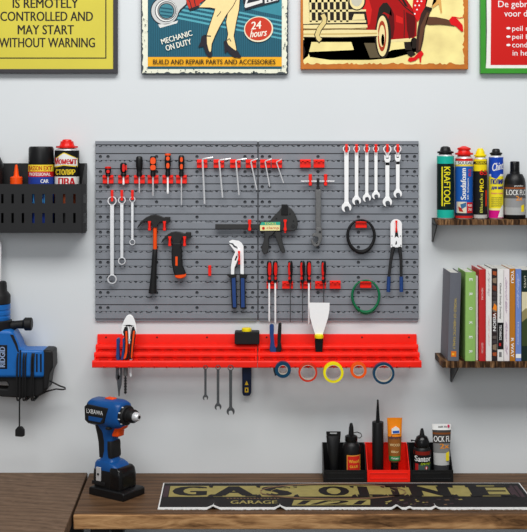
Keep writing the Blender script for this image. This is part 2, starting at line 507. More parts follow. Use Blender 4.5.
screwdriver(108, 166.6, YH + 1.5, 6.2, 184, 1.6, 'stubby black screwdriver with red cap and red dot, nearest the left edge', [(REDGRIP, 0, 169.8, 173.2, 3.2)], (REDGRIP, 2.4))
screwdriver(123.5, 162.6, YH + 1.5, 7.0, 185, 1.7, 'short black screwdriver with a long red inlay and bright tip', [(REDGRIP, 0, 164, 172, 2.8), (REDGRIP, 2.6, 165, 170.5, 1.4)], None, WCHROME, True)
screwdriver(139.3, 156.2, YH + 1.5, 7.0, 193, 1.5, 'plain all black handled screwdriver, third in the top row')
screwdriver(153, 156, YH + 1.5, 6.6, 196.2, 1.8, 'black screwdriver with two broad orange inlays, fourth in the top row', [(ORANGE, -0.1, 157.5, 164.3, 5.4), (ORANGE, -0.1, 165, 170.2, 5.4)])
screwdriver(167.8, 153.6, YH + 1.5, 6.2, 194, 1.9, 'black screwdriver with orange end cap and orange inlays', [(ORANGE, 0, 156.5, 160.5, 3.6), (ORANGE, 0, 163, 168.4, 3.2)], (ORANGE, 2.2), WCHROME, True)
screwdriver(181.4, 155.2, YH + 1.5, 6.2, 205.2, 1.5, 'long shafted black screwdriver with two small orange inlays, last in the top row', [(ORANGE, 0, 157.2, 162, 2.8), (ORANGE, 0, 164, 169.2, 2.8)])

# ---------------------------------------------------------------- ring spanners
RD0, RD1 = BD + 0.011, BD + 0.018
def ring_spanner(x, yt, rt, w, yb, rb, label):
    mb = MB(CHROME)
    mb.barrel(x, yt, RD0, RD1, rt, rt * 0.77, 28)
    mb.barrel(x, yb, RD0, RD1, rb, rb * 0.77, 28)
    mb.prism([(x - w / 2, yt + rt * 0.85), (x + w / 2, yt + rt * 0.85), (x + w * 0.45, yb - rb * 0.85), (x - w * 0.45, yb - rb * 0.85)], RD0 + 0.001, RD1 - 0.001)
    return solo('ring_spanner', mb, label, 'spanner', 'double ring spanners on the left', bevel=0.0008)
for x, yt, rt, w, yb, rb, a, b in [(112, 200.9, 4.6, 3.8, 279.3, 4.7, 'longest chrome double ring spanner hanging nearest the left edge of the board', 'longest'),
                             (121.8, 200.2, 3.8, 3.2, 261, 3.8, 'middle length chrome double ring spanner between the longest and the shortest', 'middle'),
                             (132.3, 199.4, 2.9, 2.4, 242.2, 2.9, 'shortest chrome double ring spanner beside the long hammer claw', 'shortest')]:
    ring_spanner(x, yt, rt, w, yb, rb, a)
    hook(x, 190, yt + 0.6, 'red hook holding the %s ring spanner' % b, ya=yt - rt * 0.77 + 0.85, df=0.034, w=2.6)

# ---------------------------------------------------------------- hammers
t = thing('claw_hammer', 'long claw hammer with orange shaft and black grip', 'hammer', P(153, 293, 0.028), 'claw hammers on the board')
head = [(137, 228.6), (138.2, 225.2), (141.5, 221), (146, 217.4), (150.5, 215.3), (155, 214.8), (159, 215.7), (163, 217.4), (164.5, 217.8), (164.8, 217), (170, 217.2), (170, 222.2), (164.8, 222.3), (164.5, 221.5), (160, 222.2), (157.5, 225), (157, 227.5), (152.6, 227.5), (152.2, 224.5), (149.5, 222), (145.5, 221.8), (141.5, 224)]
link('head', MB(HAMMERH).prism(head, 0.019, 0.037), t, bevel=0.003, seg=3, label='black steel claw head')
link('shaft', MB(ORANGE).turn(155, 0.028, [(2.0, 225.5), (2.0, 250)], 16).map(lambda v: v), t, label='orange shaft')
gl = []
for y, cx, r in [(249, 155, 2.1), (249.6, 155, 2.5), (258, 154.5, 2.6), (270, 153.9, 2.9), (282, 153.3, 3.3), (290, 152.8, 3.9), (292.6, 152.6, 4.2), (293.4, 152.6, 3.6)]:
    k = sc(0.028); c = P(cx, y, 0.028)
    gl.append([(c.x + r * k * math.cos(2 * PI * i / 18), c.y + min(r, 3.4) * k * math.sin(2 * PI * i / 18), c.z) for i in range(18)])
link('grip', MB(RUBBER).loft(gl), t, label='black rubber grip')
for x, w in ((149.4, 'claw'), (164.4, 'face')): hook(x, 221.2, 230.6, 'red hook under the %s side of the orange shafted hammer' % w, ya=223.0 if x < 155 else 222.4, df=0.039)
t = thing('claw_hammer', 'stubby claw hammer with a finger-grooved black handle and orange butt', 'hammer', P(179, 279, 0.03), 'claw hammers on the board')
head = [(160.9, 243.2), (162.4, 239.6), (166, 235.6), (170.5, 232.7), (175, 231.6), (180, 232.2), (184.6, 233.8), (185.6, 233.4), (186, 232.2), (191, 232.4), (191, 238.2), (186, 238.2), (185.4, 237.2), (182.5, 238), (181, 240.5), (180.5, 244.5), (172.5, 244.5), (172, 240), (169, 238), (165.5, 239.4)]
link('head', MB(HAMMERH).prism(head, 0.02, 0.038), t, bevel=0.003, seg=3, label='black steel claw head')
hp = [(172.3, 242.8), (180.7, 242.8), (181.6, 246), (180.8, 248.4), (182.2, 251), (181.4, 253.6), (182.4, 256.4), (181.6, 259), (182.4, 262), (182.4, 266), (184.2, 270), (186, 274.6), (174.4, 275.6), (172.8, 270), (171.6, 262), (171.4, 252)]
h = link('handle', MB(RUBBER).prism(hp, 0.019, 0.041), t, bevel=0.004, seg=3, label='black finger-grooved handle')
link('grip_inlay', MB(ORANGE).rect(175.3, 256.6, 177.6, 265.8, 0.039, 0.0418), h, bevel=0.0006, label='orange inlay')
link('butt_cap', MB(ORANGE).prism([(174.4, 275), (186.1, 273.8), (185.8, 276.6), (183, 278.2), (178, 278.6), (175.2, 277.6)], 0.02, 0.04), t, bevel=0.0025, label='orange butt cap')
for x, w in ((169.7, 'claw'), (184.5, 'face')): hook(x, 236.4, 246.2, 'red hook under the %s side of the stubby hammer' % w, ya=240.6 if x < 175 else 239.6, df=0.041)

# ---------------------------------------------------------------- hex keys
keys = [(202.6, 158.8, 213, 157.4, 204.6, 203.8, 1.15, 202.1, 'largest and longest'), (219.2, 160, 230.6, 158.6, 222.6, 197.6, 1.05, 218.8, 'second longest'), (236, 160, 246.6, 158.7, 239, 195, 0.95, 235.3, 'third longest'),
        (251, 160.6, 257.8, 158.7, 256.8, 189.8, 0.9, 251, 'leaning middle sized'), (265.2, 160.6, 271.6, 159, 269.7, 186.8, 0.8, 265.4, 'second shortest'), (276.6, 161.2, 282, 159, 283.5, 183, 0.7, 276.8, 'shortest')]
for bx, by, ax, ay, lx, ly, r, hx, nm in keys:
    holder(hx, 159.4, 10.4, 8.4, [(bx + 0.3, 2 * r + 1.2)], 'red holder carrying the %s hex key' % nm, lo=2.4)
    d = SD
    pts = [(ax, ay, d + 0.004), (bx + 1.8, by - 0.1, d + 0.002), (bx + 0.5, by + 0.3, d), (bx, by + 1.6, d)]
    n = 4
    for i in range(1, n + 1): pts.append((bx + (lx - bx) * i / n, by + 1.6 + (ly - by - 1.6) * i / n, d))
    solo('hex_key', MB(CHROME).rod(pts, r * 0.85, 6), 'chrome L-shaped hex key, %s of the row of six' % nm, 'hex key', 'hex keys on the board', sharp=25)

# ---------------------------------------------------------------- bar clamp
t = thing('bar_clamp', 'dark grey one-handed bar clamp lying across the seam of the two panels', 'clamp', P(266, 254, 0.03))
link('bar', MB(DGREY).rect(215.2, 224.2, 272, 229.0, 0.025, 0.031), t, bevel=0.0008)
jaw = [(270, 221), (273.5, 216.5), (279, 211), (281.8, 207), (283.5, 206), (287.5, 206), (291.8, 209.2), (295, 213.6), (297.2, 219), (298, 225), (296.4, 229.4), (293, 231), (286, 230.8), (270, 230.6)]
j = link('fixed_jaw', MB(DGREY).prism(jaw, 0.021, 0.036), t, bevel=0.002)
link('jaw_pad', MB(BLACK).prism([(281.6, 204.6), (287.6, 204.6), (288, 215), (281.2, 215)], 0.019, 0.039), j, bevel=0.001, label='black jaw pad')
for x, y in ((276.4, 218.6), (290, 214), (293.5, 221)):
    link('rivet', MB(BLACK).disc(x, y, 0.8, 0.8, 0.036, 0.0372, 14), j)
link('pivot_screw', MB(BSTEEL).disc(293.2, 226, 2.0, 2.0, 0.036, 0.0378, 18), j, bevel=0.0004)
b = link('body', MB(DGREY).prism([(259.5, 221.6), (281, 221.4), (281, 231.2), (259.5, 231.4)], 0.021, 0.0385), t, bevel=0.0025)
lb = MB(col((246, 236, 170))).prism([(260, 225.3), (280, 224.8), (279.8, 230.5), (260, 230.7)], 0.0385, 0.0389)
lb.use(col((60, 178, 148))).prism([(261.5, 222.2), (280.2, 221.9), (280, 225), (260, 225.3)], 0.0385, 0.0390)
lb.use(col((250, 235, 90))).text('TOOLS', 264.5, 222.6, 276, 224.6, 0.0394, bold=0.02)
lb.use(col((206, 40, 30))).text('clamp', 266.6, 226.6, 279, 229.8, 0.0393)
lb.disc(263.4, 228.3, 1.5, 1.5, 0.0389, 0.0392, 14)
link('label', lb, b, label='cream and teal paper label')
link('handle', MB(DGREY).prism([(263.8, 231), (275, 231), (273, 234.5), (269.5, 236.5), (268.6, 240), (269, 246), (268.4, 251), (266.8, 253.8), (263.8, 254), (261.8, 251.5), (261.6, 247.5), (263.4, 242), (264.8, 236)], 0.022, 0.037), t, bevel=0.0025, seg=3)
link('trigger', MB(DGREY).prism([(274.2, 231), (280.4, 231), (281.4, 237), (282.8, 243), (285.2, 250.6), (285.4, 252.6), (282.4, 253.4), (280.2, 250.4), (277.8, 243.4), (275.4, 237)], 0.024, 0.035), t, bevel=0.002, seg=3)
hook(249.6, 219.6, 230.6, 'red hook under the bar of the grey clamp', ya=230.2, df=0.036, w=3.2)
hook(285.2, 219.6, 230.8, 'red hook under the jaw of the grey clamp', ya=231.9, df=0.04, w=3.2)

# ---------------------------------------------------------------- water pump pliers
t = thing('pump_pliers', 'water pump pliers with white jaws and blue handles', 'pliers', P(238, 308.6, 0.025))
link('upper_jaw', MB(WCHROME).prism([(229, 241.3), (232.2, 239.9), (238.8, 240.9), (241.5, 242.8), (243.5, 246), (243.9, 274.5), (240.5, 274.5), (240, 256), (238.6, 250), (236.8, 246.6), (234.6, 245.6), (232.8, 243.2), (229.6, 242.8)], 0.021, 0.0265), t, bevel=0.0006)
link('lower_jaw', MB(WCHROME).prism([(229.2, 244), (232, 244.8), (233.8, 247.2), (236.4, 248.6), (239.2, 249.4), (240.2, 252), (239, 257), (237.4, 261), (234.4, 268), (234.2, 274.5), (230.9, 274.5), (230.9, 267), (232.4, 258), (235.2, 252)], 0.0255, 0.031, [[(234.4, 260.4), (236.2, 255.8), (237.6, 256.4), (235.8, 261)]]), t, bevel=0.0006)
link('slot_rack', MB(BSTEEL).prism([(234, 261), (235.8, 255.4), (238, 256), (236.2, 261.6)], 0.0245, 0.028), t, label='dark adjusting slot')
link('pivot', MB(STEEL).disc(238.2, 254.5, 1.1, 1.1, 0.03, 0.0328, 16), t, bevel=0.0003)
for s, x0, x1, xb0, xb1 in ((-1, 230.4, 236.2, 232.2, 236.8), (1, 239.6, 245.2, 240.4, 245.2)):
    hd = link('handle', MB(RUBBER).prism([(x0, 276), (x1, 276), (xb1 + 0.3, 308), (xb1 - 1, 308.8), (xb0 + 0.6, 308.8), (xb0 - 0.5, 308)] if s < 0 else [(x0, 276), (x1, 276), (xb1 + 0.5, 308), (xb1 - 0.6, 308.8), (xb0 + 1, 308.8), (xb0 - 0.3, 308)], 0.019, 0.031), t, bevel=0.002, label='black edged handle')
    link('grip_inlay', MB(BLUE).prism([(x0 + 1.2, 277.5), (x1 - 0.9, 277.5), (xb1 - 0.5, 307.6), (xb0 + 0.7, 307.6)], 0.03, 0.0325), hd, bevel=0.001, label='blue inlay')
    fl = [(226.8, 275.2), (236.4, 274), (236.4, 276.6), (234, 278.2), (230.6, 278.4)] if s < 0 else [(239.4, 274), (247.6, 274.8), (247.2, 276.2), (245, 278.4), (240, 278.2)]
    link('hand_guard', MB(RUBBER).prism(fl, 0.019, 0.0325), hd, bevel=0.001)
hook(239.1, 251, 261.4, 'red hook holding the white jawed pump pliers', ya=263.4, df=0.0345, w=2.4)
hook(209.7, 265.4, 276, 'empty red hook between the stubby hammer and the pump pliers', w=3.0)

# ---------------------------------------------------------------- empty holders
holder(305.4, 159.4, 10.8, 8.2, [(303, 2), (307.6, 2)], 'empty red holder nearest the hex keys, one of two above the basin wrench')
holder(319, 159.4, 10.8, 8.2, [(316.6, 2), (321.4, 2)], 'empty red holder nearest the open ended wrenches, one of two above the basin wrench')
holder(335.2, 280.7, 10.8, 8.0, [(332.8, 2), (337.6, 2)], 'empty red holder between the lower screwdrivers and the green cable')

# ---------------------------------------------------------------- basin wrench
t = thing('basin_wrench', 'grey basin wrench hanging by its sliding T-bar', 'wrench', P(317, 247, 0.03))
link('sliding_bar', MB(STEEL).rod([(300.8, 181.3, 0.03), (334.4, 181.3, 0.03)], 0.75, 10), t)
link('neck', MB(BSTEEL).turn(318, 0.03, [(1.3, 178.2), (1.5, 179), (1.5, 184.5), (1.0, 185.5), (1.0, 187), (1.7, 187.6), (1.7, 190)], 14), t)
bd = [(315.6, 189.5), (321, 189.5), (320.8, 195), (321.2, 205), (320.8, 215), (321, 227), (322, 228), (322, 235.5), (319.4, 236), (316, 232), (316, 224), (315.2, 219), (316, 213), (315.2, 207), (316, 200), (315.2, 195)]
link('shank', MB(MGREY).prism(bd, 0.025, 0.035), t, bevel=0.0012)
jw = [(316, 227), (321.6, 228), (322.2, 236), (321.4, 241), (319.5, 245), (316.5, 246.8), (313.4, 245.6), (311.4, 242.8), (310.9, 239.8), (312.4, 239.4), (313.6, 241.8), (315.4, 243.2), (317.4, 242.2), (318.4, 239.6), (317.8, 237.2), (315.2, 236.2), (312.6, 236.8), (311.8, 235.2), (314, 233.2), (316, 233)]
link('hook_jaw', MB(MGREY).prism(jw, 0.023, 0.037), t, bevel=0.0012)
link('jaw_pin', MB(BSTEEL).disc(320, 232, 1.2, 1.2, 0.036, 0.0385, 14), t)
for x, w in ((310.3, 'hex key'), (325.6, 'open ended wrench')): hook(x, 174.2, 185.6, 'red hook under the basin wrench T-bar on its %s side' % w, ya=183.2, df=0.034, w=3.2)

# ---------------------------------------------------------------- combination wrenches
def open_end(cx, cy, R, ang, nw):
    """jaw outline; ang = direction of the opening in pixel coordinates"""
    th = math.radians(ang); ph = math.asin(nw / R)
    pts = []
    n = 26
    for i in range(n + 1):
        a = th + ph + (2 * PI - 2 * ph) * i / n
        pts.append((cx + R * math.cos(a), cy + R * math.sin(a)))
    def loc(u, v):
        return (cx + u * math.cos(th) - v * math.sin(th), cy + u * math.sin(th) + v * math.cos(th))
    pts += [loc(R * 0.1, -nw), loc(-R * 0.22, -nw * 0.55), loc(-R * 0.22, nw * 0.55), loc(R * 0.1, nw)]
    return pts
def combo(x, yr, rr, w, yo, ro, m, d0, d1, ang=78, flex=False):
    mb = MB(m)
    mb.barrel(x, yr, d0, d1, rr, rr * 0.75, 26)
    mb.prism(open_end(x, yo, ro, ang, ro * 0.5), d0, d1)
    ys = yr + rr * 0.85 if not flex else yr + rr + 9.2
    mb.prism([(x - w * 0.5, ys), (x + w * 0.5, ys), (x + w * 0.46, yo - ro * 1.3), (x + ro * 0.62, yo - ro * 0.66), (x - ro * 0.62, yo - ro * 0.66), (x - w * 0.46, yo - ro * 1.3)], d0 + 0.001, d1 - 0.001)
    return mb
W = [(346.5, 148.8, 3.6, 4.3, 207.4, 4.9, False, 'longest chrome combination wrench, outermost of the top right row beside the empty holders'), (356.6, 148.8, 3.2, 3.6, 200.8, 4.4, False, 'second longest chrome combination wrench, next to the longest'), (366.8, 148.8, 3.1, 3.3, 198, 4.1, False, 'third chrome combination wrench, between the second longest and the shortest plain one'),
     (376, 148.8, 3.0, 3.1, 195.4, 4.0, False, 'shortest plain chrome combination wrench, beside the larger flex-head one'), (387.4, 149.2, 4.1, 4.0, 202, 4.7, True, 'larger flex-head chrome combination wrench with a jointed collar'), (397.8, 148.8, 3.6, 3.7, 193.8, 4.2, True, 'smaller flex-head chrome combination wrench nearest the right edge of the board')]
for x, yr, rr, w, yo, ro, fl, lb in W:
    mb = combo(x, yr, rr, w, yo, ro, WCHROME, RD0, RD1, 76, fl)
    if not fl: solo('combination_wrench', mb, lb, 'wrench', 'chrome combination wrenches', bevel=0.0009)
    else:
        t = thing('combination_wrench', lb, 'wrench', P(x, yo + ro, RD0), 'chrome combination wrenches')
        mb.prism([(x - w * 0.5, yr + rr + 8), (x + w * 0.5, yr + rr + 8), (x + w * 0.5, yr + rr + 12), (x - w * 0.5, yr + rr + 12)], RD0 + 0.001, RD1 - 0.001)
        link('shank', mb, t, bevel=0.0009)
        c = MB(WCHROME).prism([(x - w * 0.55, yr + rr - 0.4), (x + w * 0.55, yr + rr - 0.4), (x + w * 0.3, yr + rr + 2.6), (x + w * 0.3, yr + rr + 5), (x - w * 0.3, yr + rr + 5), (x - w * 0.3, yr + rr + 2.6)], RD0 + 0.001, RD1 - 0.001)
        link('swivel_neck', c, t, bevel=0.0006)
        f = MB(WCHROME)
        for s in (-1, 1):
            f.prism([(x + s * w * 0.36, yr + rr + 2.4), (x + s * w * 0.78, yr + rr + 2.0), (x + s * w * 0.78, yr + rr + 6.4), (x + s * w * 0.5, yr + rr + 9), (x, yr + rr + 9.4), (x, yr + rr + 5.6), (x + s * w * 0.36, yr + rr + 5.2)], RD0, RD1)
        link('fork_collar', f, t, bevel=0.0006)
        link('joint_pin', MB(BSTEEL).rect(x - w * 0.34, yr + rr + 4.4, x + w * 0.34, yr + rr + 5.3, RD0 + 0.0005, RD1 - 0.0005), t)
    hook(x, 144.2, 152.4, 'red hook holding the ' + lb.split(',')[0].split(' with')[0].split(' nearest')[0], ya=yr - rr * 0.75 + 0.9, df=0.034, w=2.8)

# ---------------------------------------------------------------- cable coils
def coil(cx, cy, rx, ry, r, m, name, label, seed, loops=3):
    mb = MB(m)
    rnd = random.Random(seed)
    pts = []
    n = 40
    for i in range(n * loops + 1):
        a = 2 * PI * i / n + PI / 2 + 0.5
        q = i / (n * loops)
        ox = rnd.uniform(-0.06, 0.06); lo = (0, 2.6, 1.1, 0)[min(3, int(q * 3))]
        low = max(0, math.sin(a))
        pts.append((cx + (rx + lo * 0.4) * math.cos(a) + ox, cy + (ry + lo * low) * math.sin(a), 0.019 + 0.013 * q))
    mb.rod(pts, r, 8)
    return solo(name, mb, label, 'cable')
holder(361.2, 220.8, 11.2, 7, [], 'red holder carrying the black cable coil', lo=0.5)
coil(361, 235.4, 12.9, 15.4, 1.0, RUBBER, 'cable_coil', 'thin black cable coiled in an oval ring on a red holder', 1)
holder(365.7, 280.7, 11.2, 7.2, [], 'red holder carrying the green cable coil', lo=0.5)
coil(365.7, 295.8, 13.0, 15.5, 0.8, GREENC, 'cable_coil', 'thin green cable coiled in an oval ring on a red holder', 2)

# ---------------------------------------------------------------- crimping tool
t = thing('crimping_tool', 'long crimping pliers with white head, dark arms and blue sleeves', 'pliers', P(395.5, 292, 0.028))
hd = [(390.7, 247.5), (390.5, 226)] + arc(396.3, 225, 5.8, 5.8, 180, 360, 12) + [(402, 226), (402, 247.5)]
link('head', MB(WCHROME).prism(hd, 0.022, 0.031, [[(394.6, 238.2), (395.6, 230.6), (397.4, 230.6), (398.8, 238.2), (396.6, 236.4)], [(395, 244.8), (396.2, 240.6), (397, 242), (397, 244.6)]]), t, bevel=0.0008)
link('dark_infill', MB(BSTEEL).prism([(394, 239), (395.2, 230), (397.8, 230), (399.2, 239), (397.4, 246), (394.4, 246)], 0.0205, 0.026), t, label='dark infill added behind the head openings')  # added plate that fills the head openings with a dark tone
for x, y in ((392, 236), (400.6, 236), (392, 245), (400.8, 245.2)): link('rivet', MB(DSTEEL).disc(x, y, 0.55, 0.55, 0.031, 0.0322, 12), t)
for tp, bt, sx in (((393.4, 246.5), (388.9, 277), (388.3, 291.8)), ((399.6, 246.5), (401.2, 277), (401.4, 291.8))):
    a = link('arm', MB(BSTEEL).rod([(tp[0], tp[1], 0.027), ((tp[0] + bt[0]) / 2 + (0.6 if sx[0] > 395 else -0.3), 260, 0.027), (bt[0], bt[1], 0.027), (bt[0] * 0.6 + sx[0] * 0.4, 283, 0.027)], [2.1, 1.5, 1.4, 1.4], 12), t)
    link('sleeve', MB(BLUE).rod([(bt[0], bt[1] - 0.4, 0.027), (sx[0], sx[1], 0.027)], [1.9, 1.95], 14), a, label='blue sleeve')
hook(396.4, 220.6, 231, 'red hook holding the white headed crimping pliers', ya=231.5, df=0.034, w=2.0)

# ---------------------------------------------------------------- screwdrivers of the lower row
YL = 281.2
holder(272, YL, 10.8, 7.4, [(269.2, 2.8), (275.3, 2.8)], 'red holder carrying the pair of bright shafted screwdrivers above the blue pliers')
holder(287.6, YL, 10.8, 7.4, [(285, 2), (290.3, 2.2)], 'red holder carrying one thin grey screwdriver, beside the bright pair')
holder(305.6, YL, 10.8, 7.4, [(302.5, 2.2), (308.9, 2.8)], 'red holder carrying the screwdriver pair beside the putty knife blade')
holder(320.6, YL, 10.8, 7.4, [(318.4, 2), (323.7, 2.2)], 'red holder carrying the screwdriver behind the putty knife')
def lower(x, red, ys, sw, sm, label):
    screwdriver(x, 260.8, YL + 1.5, 5.0, ys, sw, label, [(REDGRIP, red, 262.4, 276, 3.4 if abs(red) < 0.7 else 2.6), (REDGRIP, red, 276.5, 279.8, 2.4)], None, sm, False, 'red and black screwdrivers in the lower row')
lower(269.2, 0.4, 321.6, 1.9, WCHROME, 'red and black screwdriver with bright shaft, directly under the clamp handle')
lower(275.3, 0.3, 324, 2.0, WCHROME, 'red and black screwdriver with bright shaft ending at the blue pliers')
lower(290.3, -1.0, 322, 1.0, DSTEEL, 'red and black screwdriver standing alone with thin grey shaft, right of the bright pair')
lower(302.5, -1.0, 322, 1.0, DSTEEL, 'thin grey shafted red and black screwdriver paired with a bright shafted one')
lower(308.9, 0.4, 324, 2.0, WCHROME, 'red and black screwdriver whose bright shaft runs down beside the putty knife blade')
lower(323.7, -0.8, 318, 1.0, DSTEEL, 'red and black screwdriver whose thin shaft passes behind the putty knife')

# ---------------------------------------------------------------- red slotted racks
RX0, RXS, RX1 = -0.5, -0.0185, 0.458
def rack(x0, x1, label, pegs, screws):
    t = thing('tool_rack', label, 'tool rack', ((x0 + x1) / 2, 0, wz(369, 0.1)), 'red slotted racks below the pegboard')
    q = lambda l: [(-d, wz(y, d)) for d, y in l]
    link('back_plate', MB(RED).side(q([(0.0008, 334), (0.007, 334), (0.009, 340.6), (0.009, 349), (0.0008, 349)]), x0 + 0.001, x1 - 0.001), t, bevel=0.002)
    rails = [(0.038, 344.6, 352.2), (0.066, 352.4, 359.6), (0.1, 360.6, 368.4)]
    for i, (df, yt, yb) in enumerate(rails):
        last = i == 2
        if not last:
            pr = [(df - 0.013, yt - 0.2), (df - 0.009, yt - 0.4), (df - 0.003, yt + 0.6), (df, yt + 2.0), (df, yt + 4.3), (df - 0.003, yt + 4.9), (df - 0.006, yt + 5.3), (df - 0.006, yb + 1.2), (df - 0.009, yb + 1.2), (df - 0.009, yt + 3.4), (df - 0.013, yt + 2.4)]
        else:
            pr = [(df - 0.012, yt - 0.2), (df - 0.008, yt - 0.4), (df - 0.002, yt + 0.5), (df, yt + 1.6), (df, yb - 1.2), (df - 0.002, yb - 0.6), (df - 0.004, yb - 0.8), (df - 0.004, yt + 2.6), (df - 0.012, yt + 2.4)]
        link('rail', MB(RED).side(q(pr), x0 - 0.0005 * i, x1 + 0.0005 * i if x1 > 0 else x1), t, bevel=0.0008)
    # slotted treads: webs with tool openings between them
    tr = [(0.009, 0.026, 346.2, 1), (0.03, 0.054, 352.6, 2), (0.058, 0.089, 360.4, 3)]
    step = 12.6 * S
    n = int((x1 - x0) / step)
    tm = MB(RED)
    for j, (da, db, y, k) in enumerate(tr):
        za, zb = wz(y, db), wz(y + 0.9, db)
        tm.box(x0 + 0.001, x1 - 0.001, -(da + 0.003), -da + 0.001, zb, za)
        for i in range(n + 1):
            c = x0 + 0.006 + i * step
            if c + 0.009 > x1: continue
            # slanted web
            tm.plan([(c - 0.002, -da), (c + 0.009, -da), (c + 0.012, -db - 0.001), (c + 0.001, -db - 0.001)], zb, za)
    link('slotted_tread', tm, t)
    for xx in (x0 + 0.002, x1 - 0.006):
        link('end_rib', MB(RED).side(q([(0.008, 341), (0.03, 346.5), (0.058, 354.5), (0.092, 362.5), (0.095, 367), (0.06, 362), (0.008, 349)]), xx, xx + 0.004), t)
    for px in pegs:
        X = wx(px, 0.1)
        link('peg', MB(RED).tube([(X, -0.097, wz(366.6, 0.1)), (X, -0.118, wz(366.4, 0.1)), (X, -0.1255, wz(365.2, 0.1)), (X, -0.1265, wz(364.2, 0.1))], 0.0021, 10), t)
    for px in screws:
        k = sc(0.008)
        link('screw', MB(BLACK).disc(px, 337.4, 0.85, 0.85, 0.006, 0.0088, 14, ref=0.0085), t, label='black screw head')
    return t
rack(RX0, RXS - 0.0011, 'bright red slotted tool rack holding the mallet and pincers, left of the two', [104.6 + 12.6 * k for k in range(11)], [106, 157, 207])
rack(RXS + 0.0011, RX1, 'bright red slotted tool rack with tape rolls on its pegs, right of the two', [270.2 + 12.6 * k for k in range(12)], [266.6, 318.5, 362, 409])

# ---------------------------------------------------------------- tape rolls
def tape(x, y, R, r, m, label):
    t = thing('tape_roll', label, 'tape', P(x, y + R, 0.112), 'tape rolls on the red rack')
    link('tape_winding', MB(m).barrel(x, y, 0.1025, 0.1215, R, r + 0.45, 44), t, bevel=0.0008)
    link('core', MB(CARD).barrel(x, y, 0.102, 0.122, r + 0.47, r, 44), t, label='pale cardboard core')
tape(282.9, 369.9, 8.1, 4.3, TAPENAVY, 'small petrol blue tape roll, leftmost on the rack pegs')
tape(307.9, 372.6, 9.4, 7.0, TAPERED, 'thin-walled brick red tape roll between the small blue and yellow rolls')
tape(333.4, 372.8, 10.2, 7.2, TAPEYEL, 'bright yellow tape roll hanging in the middle of the five')
tape(358.6, 370.6, 8.1, 5.0, TAPEORG, 'small orange tape roll between the yellow and the large blue rolls')
tape(383.7, 373.6, 10.8, 8.0, TAPENAVY, 'large petrol blue tape roll, rightmost on the rack pegs')

# ---------------------------------------------------------------- small dark wrenches on the left rack
for x, yr, rr, w, yo, ro, nm in ((205.4, 367.4, 2.3, 2.4, 397.8, 2.7, 'shortest small dark steel wrench hanging under the red rack'), (218.0, 367.6, 2.6, 2.7, 407, 3.4, 'middle length dark steel wrench hanging under the red rack'), (230.6, 367.9, 3.0, 3.1, 411.6, 4.0, 'longest dark steel wrench hanging under the red rack beside the mallet handle')):
    solo('combination_wrench', combo(x, yr, rr, w, yo, ro, DSTEEL, 0.106, 0.111, 84), nm, 'wrench', 'dark wrenches under the rack', bevel=0.0007)

# ---------------------------------------------------------------- tools standing in the racks
t = thing('mallet', 'rubber mallet with black head, yellow end and navy handle in the red rack', 'mallet', P(246.8, 396, 0.05))
h = link('head', MB(RUBBER).prism([(234.6, 332.8), (235.2, 332), (258.8, 332), (259.4, 332.8), (259.4, 343.4), (258.6, 344.3), (235.2, 344.3), (234.6, 343.4)], 0.0098, 0.048), t, bevel=0.003, seg=3)
link('end_plug', MB(YELLOW).turn(246.6, 0.029, [(4.9, 332.6), (4.9, 328.6), (4.2, 327.8)], 28), t, label='yellow end plug')
hd = link('handle', MB(NAVY).prism([(243.4, 343), (249.8, 343), (250.2, 362), (251.4, 370), (251.2, 393), (249.6, 396), (243.4, 396), (242.2, 393), (242, 370), (243, 362)], 0.0115, 0.0235), t, bevel=0.003, seg=3, label='navy handle')
mk = MB(col((240, 200, 50))).prism([(246.6, 380.6), (248.4, 385), (244.8, 385)], 0.0234, 0.0239)
mk.prism([(244.8, 387.6), (248.4, 387.6), (248.4, 392.4), (244.8, 392.4)], 0.0234, 0.0239, [[(245.9, 388.7), (247.3, 388.7), (247.3, 391.3), (245.9, 391.3)]])
link('printed_marks', mk, hd, label='yellow triangle and square marks')

t = thing('combination_pliers', 'pliers with one navy and one black handle standing upside down in the red rack', 'pliers', P(275.5, 372, 0.049))
for pts, m in (([(269.6, 325.4), (271, 324.4), (273.2, 324.6), (274, 326), (273.8, 336), (274.6, 346), (277, 350.4), (276, 352.4), (270.6, 352.2), (269.6, 350), (270.4, 342), (269.6, 334)], BLUE), ([(278.4, 323.6), (280.4, 322.8), (281.6, 323.8), (281.4, 334), (280.8, 342), (281.8, 349), (281, 351.4), (276, 352.4), (275, 350.6), (277.4, 346.4), (277.6, 334)], RUBBER)):
    link('handle', MB(m).prism(pts, 0.0386, 0.0527), t, bevel=0.0018, seg=3)
link('jaws', MB(BSTEEL).prism([(271, 351.6), (281, 351.6), (279.6, 357), (278.4, 364), (277.4, 375), (275, 376), (273.4, 371), (272.6, 360)], 0.0435, 0.0505), t, bevel=0.001)

t = thing('putty_knife', 'wide white bladed putty knife with yellow ferrule and black handle', 'putty knife', P(319, 356, 0.05))
link('blade', MB(WCHROME).prism([(308.9, 302.6), (329.6, 302.8), (329.4, 310), (328, 318), (325.4, 326), (322.4, 335.6), (315.6, 335.6), (313, 328), (310, 317)], 0.0492, 0.0505), t)
link('ferrule', MB(YELLOW).turn(319, 0.05, [(2.6, 338.4), (4.3, 338), (4.6, 336.4), (4.3, 334.8), (3, 334)], 22), t, label='yellow ferrule')
link('handle', MB(BLACKG).prism([(315.2, 337.6), (322.8, 337.6), (323.2, 341), (322.8, 347), (322.4, 352), (322.2, 357), (320.8, 358.6), (317.2, 358.6), (315.8, 357), (315.6, 352), (315.2, 347), (314.8, 341)], 0.0435, 0.0522), t, bevel=0.003, seg=3)

